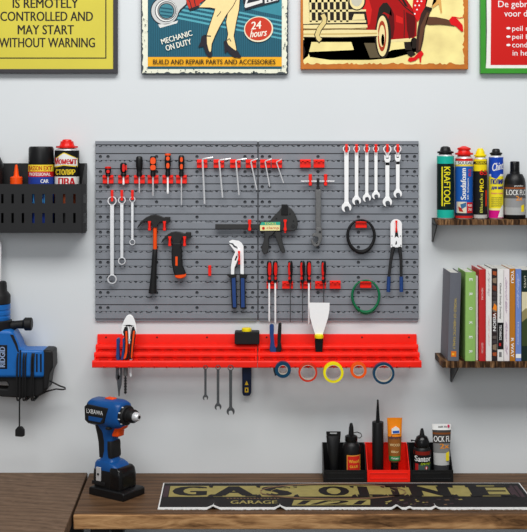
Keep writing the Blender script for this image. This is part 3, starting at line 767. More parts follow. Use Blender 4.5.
t = thing('pincers', 'end cutting pincers with polished round head and orange and black handles', 'pincers', P(129, 376, 0.078))
dome = [(120.8, 331), (122, 325), (124.4, 319.6), (126.4, 316.2), (128.4, 314.8), (130.6, 314.8), (132.6, 316.4), (134.4, 320), (136.2, 325.6), (136.9, 331.4), (135.6, 335), (133.6, 336), (132.4, 330), (130.6, 327), (130.2, 337), (130.2, 344), (128.6, 344), (128.4, 337), (127.6, 327), (126, 330), (124.8, 336), (122.4, 335.4)]
link('jaw_head', MB(WCHROME).prism(dome, 0.074, 0.083), t, bevel=0.0025, seg=3)
link('pivot', MB(STEEL).disc(129.4, 340, 1.3, 1.3, 0.083, 0.0852, 16), t)
for pts, ins in (([(122.6, 332), (124.6, 326.4), (127, 326.6), (128, 332), (128.4, 344), (128.4, 357), (126.8, 360), (123.2, 360), (122.6, 357.4), (124.6, 350), (125.4, 341)], [(125.2, 331.4), (127.2, 331), (127.6, 343), (127.2, 353), (125.8, 358.2), (123.6, 359.4), (123.4, 358), (125, 352), (125.7, 342)]),
                 ([(131, 332), (132, 326.6), (134.2, 326.4), (136, 332), (134.6, 341), (133.4, 350), (132.6, 357), (131.4, 360), (129.2, 359), (129.6, 347), (130.2, 340)], [(133, 331), (135, 330.6), (133.8, 341), (132.8, 350), (132.4, 356.6), (131.6, 359.2), (130.8, 357), (131.4, 348), (132.2, 340)])):
    hd = link('handle', MB(RUBBER).prism(pts, 0.0725, 0.0835), t, bevel=0.0018, seg=3, label='black handle')
    link('grip_inlay', MB(ORANGE).prism(ins, 0.082, 0.0848), hd, bevel=0.0008, label='orange inlay')
link('handle_end', MB(WCHROME).prism([(129.8, 358), (132, 358), (131.6, 376.4), (130.2, 377), (129.4, 375)], 0.0745, 0.081), t, bevel=0.0008, label='bare steel handle end')

t = thing('needle_nose_pliers', 'needle nose pliers with blue handles hanging jaws down in the red rack', 'pliers', P(119, 397, 0.0785))
for pts in ([(116.2, 339.4), (117.4, 338.4), (119, 338.8), (119.8, 341), (119, 346), (119.2, 354), (119.6, 360.4), (116.6, 360.6), (115.8, 356), (116.4, 348)], [(122.4, 339), (123.8, 338.2), (124.6, 340), (124.4, 350), (123.8, 357), (122.6, 360.4), (120.6, 360), (121.6, 354), (122.6, 347)]):
    link('handle', MB(BLUE).prism(pts, 0.0666, 0.0872), t, bevel=0.0016, seg=3)
link('jaws', MB(DSTEEL).prism([(115.8, 360), (122.4, 360), (122.2, 374), (121.4, 385), (119.8, 391), (119.4, 396.6), (118.4, 396.4), (117.6, 388), (116.8, 381), (115.6, 378), (115.8, 370)], 0.0745, 0.0825, [[(118.6, 371), (119.6, 366), (120, 372), (119, 377)]]), t, bevel=0.0008)

t = thing('drill_bit', 'short dark twist drill bit with grey shank poking out under the red rack', 'drill bit', P(125.4, 394.4, 0.08))
link('shank', MB(MGREY).turn(125.6, 0.08, [(2.3, 361), (2.3, 375.2), (1.6, 375.8)], 16), t)
fl = MB(BSTEEL).turn(125.4, 0.08, [(0.8, 375.4), (0.8, 392.6), (0.1, 394.4)], 10)
for ph in (0, PI):
    fl.rod([(125.4 + 0.95 * math.cos(ph + i * 0.55), 378 + i * 0.5, 0.08 + 0.0028 * math.sin(ph + i * 0.55)) for i in range(31)], 0.62, 6)
link('spiral_flute', fl, t)

# ---------------------------------------------------------------- wall signs
def frame_box(t, x0, y0, x1, y1, w, m, d):
    pts = [(x0, y0), (x1, y0), (x1, y1), (x0, y1)]
    link('frame', MB(m).prism(pts, 0.0005, d + 0.003, [[(x0 + w, y0 + w), (x1 - w, y0 + w), (x1 - w, y1 - w), (x0 + w, y1 - w)]]), t, bevel=0.001)
SGN = 0.016
# yellow warning sign
t = thing('warning_sign', 'yellow warning sign in a dark frame, black capital letters about starting without warning', 'sign', P(46, 73.4, 0.01))
frame_box(t, -25.5, -44, 117.3, 73.2, 4.2, mat('charcoal_frame', (58, 56, 60), 0.45), SGN)
pn = MB(mat('yellow_sign_paint', (216, 202, 70), 0.45, 0, 0.035, 9)).rect(-21.8, -40.3, 113.6, 69.5, 0.001, SGN)
p = link('panel', pn, t)
ink = col((48, 44, 40))
e = 0.0004
bl = MB(ink).prism([(-14.5, -33), (106.4, -33), (106.4, 58.6), (-14.5, 58.6)], SGN, SGN + e, [[(-13.4, -31.9), (105.3, -31.9), (105.3, 57.5), (-13.4, 57.5)]])
link('border_line', bl, p)
tx = MB(ink)
for s, x0, x1, y0, y1 in (('IS REMOTELY', 12.6, 78.4, -1.2, 8), ('CONTROLLED AND', 0.2, 93, 11.6, 21), ('MAY START', 17.6, 74, 25, 34.4), ('WITHOUT WARNING', -1, 95, 37.8, 47.4)):
    tx.text(s, x0, y0, x1, y1, SGN + e, bold=0.028)
link('lettering', tx, p)

# retro mechanic poster
t = thing('tin_poster', 'teal retro garage tin poster with a woman\'s legs in black heels and an orange banner', 'poster', P(214.5, 74.6, 0.01))
link('tin_plate', MB(mat('poster_dark_edge', (66, 74, 78), 0.5)).prism([(141, -60), (288.2, -60), (288.2, 73), (286.6, 74.4), (142.6, 74.4), (141, 73)], 0.0008, SGN), t, bevel=0.0015)
LY = [SGN]
def nxt(): LY[0] += 0.00022; return LY[0]
def layer(mb, m, fn, *a):
    d = LY[0]; n = nxt(); mb.use(m); fn(*a, d - 0.0001, n); return mb
rnd = random.Random(4)
def ragged(x0, y0, x1, y1, amp, step=2.2):
    pts = []
    def run(ax, ay, bx, by):
        l = math.hypot(bx - ax, by - ay); n = max(2, int(l / step))
        for i in range(n):
            u = i / n; r = rnd.uniform(0, amp) if rnd.random() < 0.6 else rnd.uniform(0, amp * 0.25)
            nx, ny = -(by - ay) / l, (bx - ax) / l
            pts.append((ax + (bx - ax) * u + nx * r, ay + (by - ay) * u + ny * r))
    run(x0, y0, x1, y0); run(x1, y0, x1, y1); run(x1, y1, x0, y1); run(x0, y1, x0, y0)
    return pts
art = MB(col((240, 240, 218)))
layer(art, col((240, 240, 218)), art.prism, ragged(142, -58.5, 287.4, 73.4, 1.6))
layer(art, col((36, 88, 106)), art.prism, [(147.8, -54), (281.8, -54), (281.8, 69), (147.8, 69)])
for i in range(60):   # fine vertical hatching of the print
    x = 149.5 + i * 2.2
    art.use(col((44, 104, 124))).rect(x, 0, x + 0.7, 56, LY[0] - 0.0001, LY[0] + 0.0001)
nxt()
st = col((88, 168, 182))
d = LY[0]; nxt()
art.use(col((62, 140, 156))).prism([(236, -30), (281.8, -30), (281.8, 16), (262, 12), (244, 8)], d - 0.0001, d)
for i in range(5):
    y = 4 + i * 4.4
    art.use(st).prism([(162, y - 8), (281.8, y + 16), (281.8, y + 17.8), (162, y - 5.8)], d - 0.0001, d + 0.0001)
d = LY[0]; nxt()
art.use(col((246, 178, 38))).rect(147.8, 57, 281.8, 66.4, d - 0.0001, d)
# ring wrench
d = LY[0]; nxt()
art.use(col((40, 44, 52))).prism([(184, -8), (188, 0), (187.4, 5), (182, 10)] + arc(164.8, 11, 14.4, 14.4, 10, 290, 30), d - 0.0001, d)
d = LY[0]; nxt()
art.use(col((206, 207, 205))).prism([(183, -7), (186.6, 0), (186, 4), (180, 9.5)] + arc(164.8, 11, 13.4, 13.4, 10, 290, 30), d - 0.0001, d)
art.use(col((226, 226, 222))).prism([(158, 24.5), (168, 23.5), (178, 20.5), (177, 23.2), (160, 28)], d - 0.0001, d)
d = LY[0]; nxt()
art.use(col((50, 54, 60))).disc(166, 10.8, 11.2, 11.2, d - 0.0001, d, 30)
d = LY[0]; nxt()
art.use(col((238, 238, 234))).disc(166.2, 10.7, 10.6, 10.6, d - 0.0001, d, 30)
d = LY[0]; nxt()
art.use(col((50, 54, 60))).disc(166.8, 10.6, 9.4, 9.4, d - 0.0001, d, 30)
d = LY[0]; nxt()
art.use(col((170, 172, 172))).disc(166.8, 10.6, 8.8, 8.8, d - 0.0001, d, 30)
d = LY[0]; nxt()
art.use(col((50, 54, 60))).disc(166.4, 11, 7.8, 7.8, d - 0.0001, d, 30)
d = LY[0]; nxt()
art.use(col((70, 136, 150))).disc(166.4, 11, 7.0, 7.0, d - 0.0001, d, 30)
d = LY[0]; nxt()
for i in range(3): art.use(col((36, 88, 106))).prism([(160.4, 7 + i * 3.6), (172.6, 8.6 + i * 3.6), (172.2, 10 + i * 3.6), (160.2, 8.4 + i * 3.6)], d - 0.0001, d)
# red skirt
art.use(col((196, 52, 36))).prism([(184, -8), (216, -8), (200, 3), (199, 7.6), (190, 10.6), (187.4, 5)], d - 0.0001, d)
d = LY[0]; nxt()
art.use(col((40, 40, 46))).prism([(198.6, 5.2), (199.4, 7.8), (190, 11.2), (188.6, 9)], d - 0.0001, d)
art.use(col((40, 40, 46))).stripe([(186, -4), (190, 2), (191.6, 8)], 0.9, d - 0.0001, d)
art.use(col((40, 40, 46))).stripe([(194, -4), (194.6, 2), (195.6, 6)], 0.9, d - 0.0001, d)
# legs: dark outline, then skin
legA = [(214, -8), (236.4, -8), (235.8, 0), (233, 5.6), (226, 15), (219.4, 26.6), (214.8, 36), (211.6, 44), (211, 50.6), (209.4, 53.6), (207.4, 50), (207, 42), (206.8, 35.6), (210, 25), (213.6, 14.4), (215.4, 8.6), (210, 7.4), (199, 7.2), (204, 2)]
legB = [(232, -8), (240.4, -8), (239.6, 0), (238.8, 9.4), (235.8, 23.4), (233.6, 36), (235.8, 46.6), (236.4, 51), (232, 48), (227.6, 44), (226.8, 41), (228.2, 34), (226.2, 22), (227.6, 15)]
def grow(pts, g):
    cx = sum(p[0] for p in pts) / len(pts); out = []
    n = len(pts)
    ar = sum(pts[i][0] * pts[(i + 1) % n][1] - pts[(i + 1) % n][0] * pts[i][1] for i in range(n))
    sg = 1 if ar > 0 else -1
    for i in range(n):
        a, b, c = pts[i - 1], pts[i], pts[(i + 1) % n]
        tx, ty = c[0] - a[0], c[1] - a[1]; l = math.hypot(tx, ty) or 1
        out.append((b[0] + sg * ty / l * g, b[1] - sg * tx / l * g))
    return out
skin = col((250, 222, 158))
for leg in (legB, legA):
    d = LY[0]; nxt(); art.use(col((44, 40, 44))).prism(grow(leg, 0.7), d - 0.0001, d)
    d = LY[0]; nxt(); art.use(skin).prism(leg, d - 0.0001, d)
d = LY[0]; nxt()
shoe = col((44, 40, 48))
art.use(shoe).prism([(201.6, 36.4), (204.6, 34.6), (206.4, 36), (206.6, 42), (208.8, 50.6), (210.4, 52.6), (211.6, 50.4), (212, 53), (211.6, 57.2), (208.6, 57.4), (205.6, 53), (203.4, 46.6), (200.8, 46.8), (198.8, 47.6), (198.2, 46.6), (200.6, 42)], d - 0.0001, d)
art.use(shoe).stripe([(205, 35.6), (208, 36), (211, 36.2)], 1.2, d - 0.0001, d)
art.use(shoe).prism([(223.8, 41.6), (225.6, 40), (227, 41.6), (228.4, 45), (233, 49), (235.6, 50.4), (236.8, 49.6), (239, 53), (241.4, 57), (240, 58), (234, 57.4), (229, 53), (226.8, 50.4), (226.4, 53), (224.6, 53), (224.4, 47)], d - 0.0001, d)
art.use(shoe).stripe([(217, 16.6), (219.6, 13.4), (221, 11.4)], 0.7, d - 0.0001, d)
art.use(shoe).stripe([(227, 40.4), (229.4, 38.6), (231, 41.4)], 0.8, d - 0.0001, d)
# badge, bracket at the top right
art.use(col((244, 232, 200))).disc(258.6, 29.2, 14.6, 12.8, d - 0.0001, d, 36, rot=-0.12)
art.use(col((40, 44, 52))).prism([(242.6, 0), (247, -8), (282, -8), (279, 1.4), (245, 10)], d - 0.0001, d)
d = LY[0]; nxt()
art.use(col((206, 62, 40))).disc(258.4, 28.8, 13.4, 11.6, d - 0.0001, d, 36, rot=-0.12)
art.use(col((232, 232, 228))).prism([(244.4, 6.4), (247.4, -6), (262, -6), (262.4, 2.6), (245.4, 8)], d - 0.0001, d)
art.use(col((232, 232, 228))).prism([(264.6, -6), (280.6, -6), (278, 0.2), (264.8, 3.4)], d - 0.0001, d)
d = LY[0]; nxt()
art.use(col((40, 44, 52))).prism([(246.6, 3.6), (249, -2), (260, -4), (259.6, 0.4)], d - 0.0001, d)
for i in range(3): art.use(col((40, 44, 52))).disc(267.6 + i * 4.2, 1 - i * 0.9, 1.1, 1.1, d - 0.0001, d, 12)
art.use(col((250, 246, 230))).text('24', 251.2, 21.4, 261.4, 29, d, bold=0.025, shear=0.15, tilt=-0.12)
art.text('hours', 250.6, 29.4, 267, 36.6, d, bold=0.025, shear=0.15, tilt=-0.12)
art.text('MECHANIC', 160.6, 34.6, 192.6, 40, d, bold=0.025, tilt=-0.29)
art.text('ON DUTY', 165.2, 42, 191.6, 47.6, d, bold=0.03, tilt=-0.27)
art.use(col((58, 44, 26))).text('BUILD AND REPAIR PARTS AND ACCESSORIES', 153, 59.4, 275.4, 64.2, d, bold=0.02)
# worn flecks on the border
for i in range(46):
    side = rnd.choice('lrbb')
    if side == 'l': x, y = rnd.uniform(142.6, 147.4), rnd.uniform(0, 72)
    elif side == 'r': x, y = rnd.uniform(282.2, 286.8), rnd.uniform(0, 72)
    else: x, y = rnd.uniform(144, 286), rnd.uniform(69.4, 73)
    r = rnd.uniform(0.25, 0.9)
    art.use(col((72, 82, 84))).prism([(x + r * rnd.uniform(0.6, 1.5) * math.cos(a), y + r * rnd.uniform(0.5, 1.3) * math.sin(a)) for a in (0, 1.1, 2.2, 3.3, 4.4, 5.4)], d - 0.0001, d + 0.0001)
link('printed_picture', art, t, smooth=False)

# red car poster
t = thing('tin_poster', 'cream tin poster of a red vintage car and a woman\'s stockinged legs in red heels', 'poster', P(384.5, 69.6, 0.01))
link('tin_plate', MB(mat('poster_rust_edge', (196, 112, 34), 0.5, 0, 0.12, 30)).rect(300.6, -64, 468.2, 69.2, 0.0008, SGN), t, bevel=0.0012)
LY[0] = SGN
cream = mat('aged_cream_print', (246, 226, 152), 0.5, 0, 0.13, 16, 0, 0.15)
art = MB(cream)
layer(art, cream, art.prism, ragged(303, -61, 464.4, 64.6, 2.2))
dk, chr_ = col((34, 26, 20)), col((240, 222, 160))
car, carD = col((168, 7, 9)), col((92, 3, 5))
d = LY[0]; nxt()
art.use(dk).prism([(303, 40), (312, 40), (308, 56), (303, 60)], d - 0.0001, d)
art.use(dk).prism([(308, 52), (330, 51), (352, 50), (368, 48), (380, 56), (392, 50), (418, 47), (420, 51), (394, 58), (370, 60), (330, 60), (310, 57)], d - 0.0001, d)
art.use(dk).prism([(304, 36), (378, 36), (378, 42), (304, 42)], d - 0.0001, d)
art.use(dk).prism([(351, 41), (366, 40), (378, 40), (383, 57), (368, 58), (364, 52), (354, 50)], d - 0.0001, d)
d = LY[0]; nxt()
art.use(col((96, 84, 60))).prism([(364, 43), (377, 43), (383, 57.4), (370, 58)], d - 0.0001, d)
# car body
art.use(car).prism([(344, -30), (400, -30), (404, -4), (411, 6), (416, 14), (417, 22), (416.6, 36), (409, 40), (388, 40), (387.6, 28), (382, 14), (377, 18), (376, 33), (366, 31), (366, 12), (350, 10)], d - 0.0001, d)
d = LY[0]; nxt()
art.use(dk).prism([(376.4, 30), (376.6, 20), (379, 8), (383, 3), (387, 2.6), (391, 8), (392, 16), (388, 14), (384, 12), (379.6, 16), (378, 32)], d - 0.0001, d)
art.use(carD).prism([(391, 8), (394, 14), (394.6, 28), (393, 38), (388.6, 39), (388, 20)], d - 0.0001, d)
art.use(dk).stripe([(386, -8), (399, 0), (405, 7), (414, 14)], 1.0, d - 0.0001, d)
art.use(dk).stripe([(404, 10), (404.6, 24), (404, 38)], 0.7, d - 0.0001, d)
art.use(carD).prism([(406, 12), (414.6, 16), (415.4, 22), (414.6, 36), (409, 39), (407, 30)], d - 0.0001, d)
art.use(col((214, 30, 26))).prism([(354, -4), (368, -4), (372, 10), (370, 24), (366.6, 26), (366, 12)], d - 0.0001, d)
art.use(col((214, 30, 26))).prism([(396, 15), (403, 18), (403, 24), (396, 22)], d - 0.0001, d)
art.use(dk).prism([(398, -8), (400, -8), (408, 7), (405, 6)], d - 0.0001, d)
art.use(chr_).prism([(388, 39.8), (412, 38), (413, 40.4), (388.6, 42.4)], d - 0.0001, d)
art.use(dk).disc(414, 43, 3.4, 5.6, d - 0.0001, d, 20)
art.use(dk).prism([(404, 42), (412, 41.6), (412, 50), (405, 50)], d - 0.0001, d)
# front wheel
d = LY[0]; nxt()
art.use(dk).disc(383, 36, 8.2, 22.4, d - 0.0001, d, 30)
d = LY[0]; nxt()
art.use(chr_).disc(382.4, 36, 6.0, 20.4, d - 0.0001, d, 30)
d = LY[0]; nxt()
art.use(col((170, 60, 30))).disc(382, 36, 4.2, 15.4, d - 0.0001, d, 26)
d = LY[0]; nxt()
art.use(chr_).disc(382, 36, 3.0, 11, d - 0.0001, d, 24)
art.use(dk).disc(382.8, 40, 1.6, 6, d - 0.0001, d, 20)
# grille and bumper
art.use(chr_).prism([(303, -8), (309, -8), (309, 24), (303, 24)], d - 0.0001, d)
art.use(dk).prism([(308, -8), (349, -8), (352, 4), (366, 12), (368, 24), (310, 24)], d - 0.0001, d)
d = LY[0]; nxt()
gold = col((206, 178, 108))
for y, h in ((-3, 5.6), (9.8, 2.6), (20.6, 3.0)):
    art.use(chr_).prism([(307, y), (350 if y < 0 else 366, y - 0.4), (351 if y < 0 else 366, y + h - 1), (307, y + h)], d - 0.0001, d)
for i in range(7):
    x = 309 + i * 6.1
    art.use(chr_).prism([(x, -6), (x + 2.2, -6), (x + 2.9, 22), (x + 0.6, 22)], d - 0.0001, d)
art.use(chr_).prism([(354, 14), (364, 14), (365, 19.6), (352, 20)], d - 0.0001, d)
for y0, y1, x1 in ((24, 28.4, 367), (29.6, 36.8, 378)):
    art.use(chr_).prism([(303.4, y0 + 1), (340, y0), (x1, y0 + 0.4), (x1 + 0.6, y1 - 1), (340, y1 + 0.6), (303.4, y1)], d - 0.0001, d)
art.use(dk).stripe([(303.4, 37.4), (340, 37.6), (377, 36.6)], 0.9, d - 0.0001, d + 0.0001)
art.use(dk).stripe([(303.4, 24.6), (340, 24), (367, 24)], 0.7, d - 0.0001, d + 0.0001)
art.use(col((120, 90, 50))).stripe([(303.4, 29.2), (340, 28.8), (367, 29)], 1.1, d - 0.0001, d + 0.0001)
art.use(gold).stripe([(303.4, 34.2), (340, 34), (377, 33.4)], 1.4, d - 0.0001, d + 0.0001)
d = LY[0]; nxt()
art.use(dk).stripe([(322, 13.4), (324.6, 18), (324.6, 22), (319.4, 29), (316.8, 35), (318.6, 39), (321, 41)], 5.6, d - 0.0001, d)
art.use(dk).disc(357, 1, 8.6, 9.6, d - 0.0001, d, 26)
d = LY[0]; nxt()
art.use(col((226, 204, 136))).stripe([(322.4, 14.4), (324.4, 18), (324.4, 22), (319.2, 29), (317, 35), (318.6, 38.6), (320.6, 40.4)], 4.2, d - 0.0001, d)
art.use(chr_).disc(357, 1, 7.4, 8.4, d - 0.0001, d, 26)
d = LY[0]; nxt()
art.use(col((200, 196, 176))).disc(356.6, 0, 5.4, 6.4, d - 0.0001, d, 24)
# woman's legs, dress and shoes
stock, stockD = col((96, 62, 42)), col((58, 36, 28))
art.use(skin).prism([(428, -10), (440, -10), (436, 2), (430, 8), (425, 6)], d - 0.0001, d)
art.use(col((222, 168, 92))).prism([(436, -10), (440, -10), (442, 12), (441, 14), (438.6, 4), (433, 8), (432, 5)], d - 0.0001, d)
art.use(col((214, 22, 22))).prism([(414, -10), (430, -10), (426, 6), (420.4, 18), (417.6, 22), (415, 17), (412.4, 9)], d - 0.0001, d)
d = LY[0]; nxt()
for i in range(5):
    for j in range(3):
        x = 415.6 + j * 4 + (i % 2) * 2 - i * 0.2; y = -3 + i * 4.2
        if x < 427 - i * 2.1: art.use(WHITE).disc(x, y, 0.85, 0.85, d - 0.0001, d, 10)
art.use(stockD).prism([(425.6, 6), (431.8, 8), (428.6, 17), (425, 28), (423.4, 40), (420.6, 52), (416, 53), (416.4, 40), (417.6, 28), (419.4, 20), (421, 14)], d - 0.0001, d)
art.use(stock).prism([(425, 16.6), (436, 17), (446, 19), (451, 20.6), (456, 25), (454, 26.2), (447, 25.2), (440, 24.6), (430, 25), (425, 24)], d - 0.0001, d)
d = LY[0]; nxt()
art.use(stock).prism([(427, 12), (429, 13), (425.8, 22), (422.6, 36), (420, 50), (418.4, 50), (419, 38), (420.6, 26)], d - 0.0001, d)
art.use(dk).prism([(425.4, 6), (432.4, 8), (431, 11.4), (424.4, 9.6)], d - 0.0001, d)
shoeR = col((222, 18, 24))
art.use(shoeR).prism([(449, 20), (452, 16.4), (455, 16.6), (458, 19.6), (462.6, 25), (463.4, 31.4), (461.4, 31.6), (456, 26.4), (451, 24.4)], d - 0.0001, d)
art.use(shoeR).stripe([(455, 17), (459, 18), (463, 17.4)], 0.8, d - 0.0001, d)
art.use(shoeR).prism([(421.6, 50.6), (423.8, 54), (421.6, 57), (421, 62.6), (420, 62.6), (419, 57.6), (415.4, 60.6), (410, 62), (407.8, 60.4), (409, 57.6), (414, 57.2), (418, 53)], d - 0.0001, d)
art.use(dk).prism([(406.6, 52), (412, 50.6), (416, 54), (411, 57), (408, 55)], d - 0.0001, d)
link('printed_picture', art, t, smooth=False)

# red and green safety sign
t = thing('safety_sign', 'red sign with white Dutch text and bullets, inside a green frame', 'sign', P(552, 73.8, 0.01))
GRN = mat('green_frame_paint', (58, 150, 44), 0.42, 0, 0.05, 20)
frame_box(t, 480.6, -60, 626, 73.4, 5.2, GRN, SGN)
pn = link('panel', MB(col((238, 236, 230), 0.5)).prism([(486, -56), (622, -56), (622, 69.6), (485.6, 69.6), (486.4, 60), (487, 30)], 0.001, SGN), t, label='white margin')
link('red_field', MB(mat('red_sign_paint', (206, 18, 11), 0.42, 0, 0.03, 10)).prism([(491.6, -52), (618, -52), (618, 65), (490.6, 65)], SGN, SGN + e), pn, label='red field')
tx = MB(WHITE)
# text continues beyond the picture edge; only the visible words are lettered
dd = SGN + 2 * e
for s, x0, y0, y1, x1 in (('De gebr', 498.2, 0.8, 9.2, 527.6), ('voor d', 504.2, 10.2, 16.6, 527.2), ('peil n', 512.2, 25.8, 32.4, 529), ('peil h', 512.2, 34.2, 40.6, 529), ('cond', 512.2, 42, 47.4, 527.4), ('in he', 512.6, 50.2, 55.6, 528)):
    tx.text(s, x0, y0, x1, y1, dd, bold=0.002)
link('lettering', tx, pn)
for y in (28.2, 36.6, 45): link('bullet', MB(WHITE).disc(508.4, y, 2.1, 1.2, SGN + e, dd, 14), pn)

# ---------------------------------------------------------------- left wall bin with cans
BF = 0.093
t = thing('wall_bin', 'black perforated metal wall bin at the upper left holding spray cans', 'bin', P(20, 233, 0.04))
xr = wx(82.2, BF); xl = wx(-45, BF)
zb, zf, zk = wz(233, BF), wz(184, BF), wz(163.2, 0.0)
slots = []
k = sc(BF)
for i in range(-4, 9):
    x = 2.3 + i * 10.3 - (0 if i < 8 else 0)
    for y0, y1 in ((194, 203.4), (213, 223)):
        slots.append((x - 1.25, y0, x + 1.25, y1))
link('front_panel', MB(BLACKM).perforated(-45, 82.2, 184, 233, slots, BF - 0.0015, BF), t, smooth=False)
link('back_panel', MB(BLACKM).box(xl, xr, -0.002, -0.0004, zb, zk), t, bevel=0.0004)
link('floor_panel', MB(BLACKM).box(xl, xr, -BF + 0.0015, -0.002, zb, zb + 0.0015), t)
for xx in (xl, xr - 0.0015):
    link('side_panel', MB(BLACKM).side([(-BF + 0.0015, zb), (-0.002, zb), (-0.002, zk), (-0.045, zk - 0.004), (-BF + 0.0015, zf)], xx, xx + 0.0015), t)
    link('edge_flange', MB(BLACKM).box(xx - 0.001, xx + 0.0025, -BF - 0.001, -BF + 0.006, zb - 0.001, zf), t, bevel=0.0006)
BZ = zb + 0.0016
dB = 0.046
yb = pyof(BZ, dB)
def label_cyl(cx, r, d, bands):
    mb = MB(bands[0][2])
    for y0, y1, m in bands: mb.use(m).turn(cx, d, [(r, y0), (r, y1)], 32, caps=False)
    return mb
# orange nozzle bottle
t = thing('glue_bottle', 'dark bottle with an orange nozzle standing in the black wall bin', 'bottle', (wx(16.3, dB), -dB, BZ), 'cans in the wall bin')
link('body', MB(BLACK).turn(16.3, dB, [(6.5, yb), (7, yb - 1), (7, 192), (5, 187)], 22), t)
link('nozzle', MB(ORANGE).turn(16.3, dB, [(6.1, 188), (6.1, 177.4), (5.4, 176.8), (3, 176.4), (2.6, 175), (1.5, 167), (1.0, 164.6)], 22), t, label='orange nozzle')
# spray can with black cap
rS = 12.8
t = thing('spray_can', 'blue spray can with a black cap and yellow and red label bands in the bin', 'spray can', (wx(41.2, dB), -dB, BZ), 'cans in the wall bin')
bd = link('can_body', MB(STEEL).turn(41.2, dB, [(rS - 0.6, yb), (rS - 0.1, yb - 1), (rS - 0.2, 166), (rS - 1.4, 163.6)], 30), t)
link('cap', MB(BLACK).turn(41.2, dB, [(12.3, 164.6), (12.5, 163.6), (12.4, 148.6), (11.6, 146.8), (10, 146.4)], 30), t, label='black cap')
lb = label_cyl(41.2, rS, dB, [(164.6, 171.2, col((246, 214, 60))), (171.2, 176.6, col((204, 36, 34))), (176.6, yb - 2, col((36, 62, 150)))])
k = sc(dB); cy = (41.2, (rS + 0.1) * k, dB)
lb.use(col((186, 40, 36))).text('BASSON EXT', 30, 165.8, 53, 170.2, dB, bold=0.03, cyl=cy)
lb.use(WHITE).text('PROFESSIONAL', 31, 172.4, 52, 175.6, dB, bold=0.02, cyl=cy)
lb.text('CAR', 43, 179, 50.4, 182.6, dB, bold=0.04, cyl=cy)
lb.use(col((70, 160, 222))).text('LUBE', 31, 193, 50, 203, dB, bold=0.025, cyl=cy)
link('label', lb, bd)
# foam can
rF = 12.2
t = thing('foam_can', 'black and white foam can with a red nozzle cap, rightmost in the wall bin', 'can', (wx(67, dB), -dB, BZ), 'cans in the wall bin')
bd = link('can_body', MB(STEEL).turn(67, dB, [(rF - 0.6, yb), (rF - 0.1, yb - 1), (rF - 0.2, 152), (rF - 1, 149.6), (rF - 3.4, 148.4)], 30), t)
link('nozzle_cap', MB(REDGRIP).turn(67, dB, [(7, 149.6), (7.4, 148), (11, 147.8), (11, 146.2), (7.6, 145.8), (6.8, 144), (6.4, 141.4), (4.8, 141), (4.2, 139.6), (1.2, 139.2)], 22), t, label='red nozzle cap')
BK = col((26, 26, 27)); yl = col((238, 206, 50)); rd = col((196, 34, 40)); wh = col((236, 236, 232))
lb = label_cyl(67, rF, dB, [(150.4, 160, BK), (160, 176.4, BK), (176.4, 189, wh), (189, 205, col((150, 70, 40))), (205, yb - 2, BK)])
k = sc(dB); cy = (67, (rF + 0.06) * k, dB)
def curved_poly(mb, pts, ccx, r, dc, n=14):
    """polygon laid on a can: split into thin columns so it follows the curve"""
    kk = sc(dc)
    xs = sorted(set([p[0] for p in pts])); x0, x1 = xs[0], xs[-1]
    def span(x):
        ys = []
        m = len(pts)
        for i in range(m):
            a, b = pts[i], pts[(i + 1) % m]
            if (a[0] - x) * (b[0] - x) <= 0 and abs(a[0] - b[0]) > 1e-6:
                ys.append(a[1] + (b[1] - a[1]) * (x - a[0]) / (b[0] - a[0]))
        return min(ys), max(ys)
    prev = None
    for i in range(n + 1):
        x = x0 + (x1 - x0) * i / n
        x_ = min(max(x, x0 + 1e-3), x1 - 1e-3)
        y0, y1 = span(x_)
        q = max(-0.999, min(0.999, (x - ccx) * kk / r)); a = math.asin(q)
        A = mb.vert((wx(ccx, dc) + r * q, -dc - r * math.cos(a), wz(y0, dc)))
        B = mb.vert((wx(ccx, dc) + r * q, -dc - r * math.cos(a), wz(y1, dc)))
        if prev: mb.face((prev[0], A, B, prev[1]))
        prev = (A, B)
lb.use(yl); curved_poly(lb, [(55.4, 159), (66, 152.2), (78.4, 158), (78.4, 167), (66, 165.4), (55.4, 167.6)], 67, (rF + 0.05) * k, dB)
lb.use(wh); curved_poly(lb, [(55.6, 159.6), (66, 153.2), (78.2, 158.6), (78.2, 165.8), (66, 164.4), (55.6, 166.4)], 67, (rF + 0.1) * k, dB)
cy = (67, (rF + 0.16) * k, dB)
lb.use(rd).text('Момент', 55.8, 157.4, 78, 164.2, dB, bold=0.06, cyl=cy)
lb.use(yl).text('СТОЛЯР', 57, 169.2, 76.6, 174.6, dB, bold=0.06, cyl=cy)
lb.use(rd).text('ПВА', 60, 177.6, 77, 186, dB, bold=0.07, cyl=cy)
link('label', lb, bd)
# dark bottle cut by the picture edge
t = thing('dark_bottle', 'matt black sloped bottle at the extreme left end of the wall bin', 'bottle', (wx(-8, dB), -dB, BZ), 'cans in the wall bin')
link('body', MB(BLACK).turn(-8, dB, [(11, yb), (11.6, yb - 1), (11.6, 165), (8, 157), (4, 153)], 26), t)
link('cap', MB(BLACKG).turn(-8, dB, [(4.4, 154), (4.4, 146), (3.6, 145.4)], 20), t)

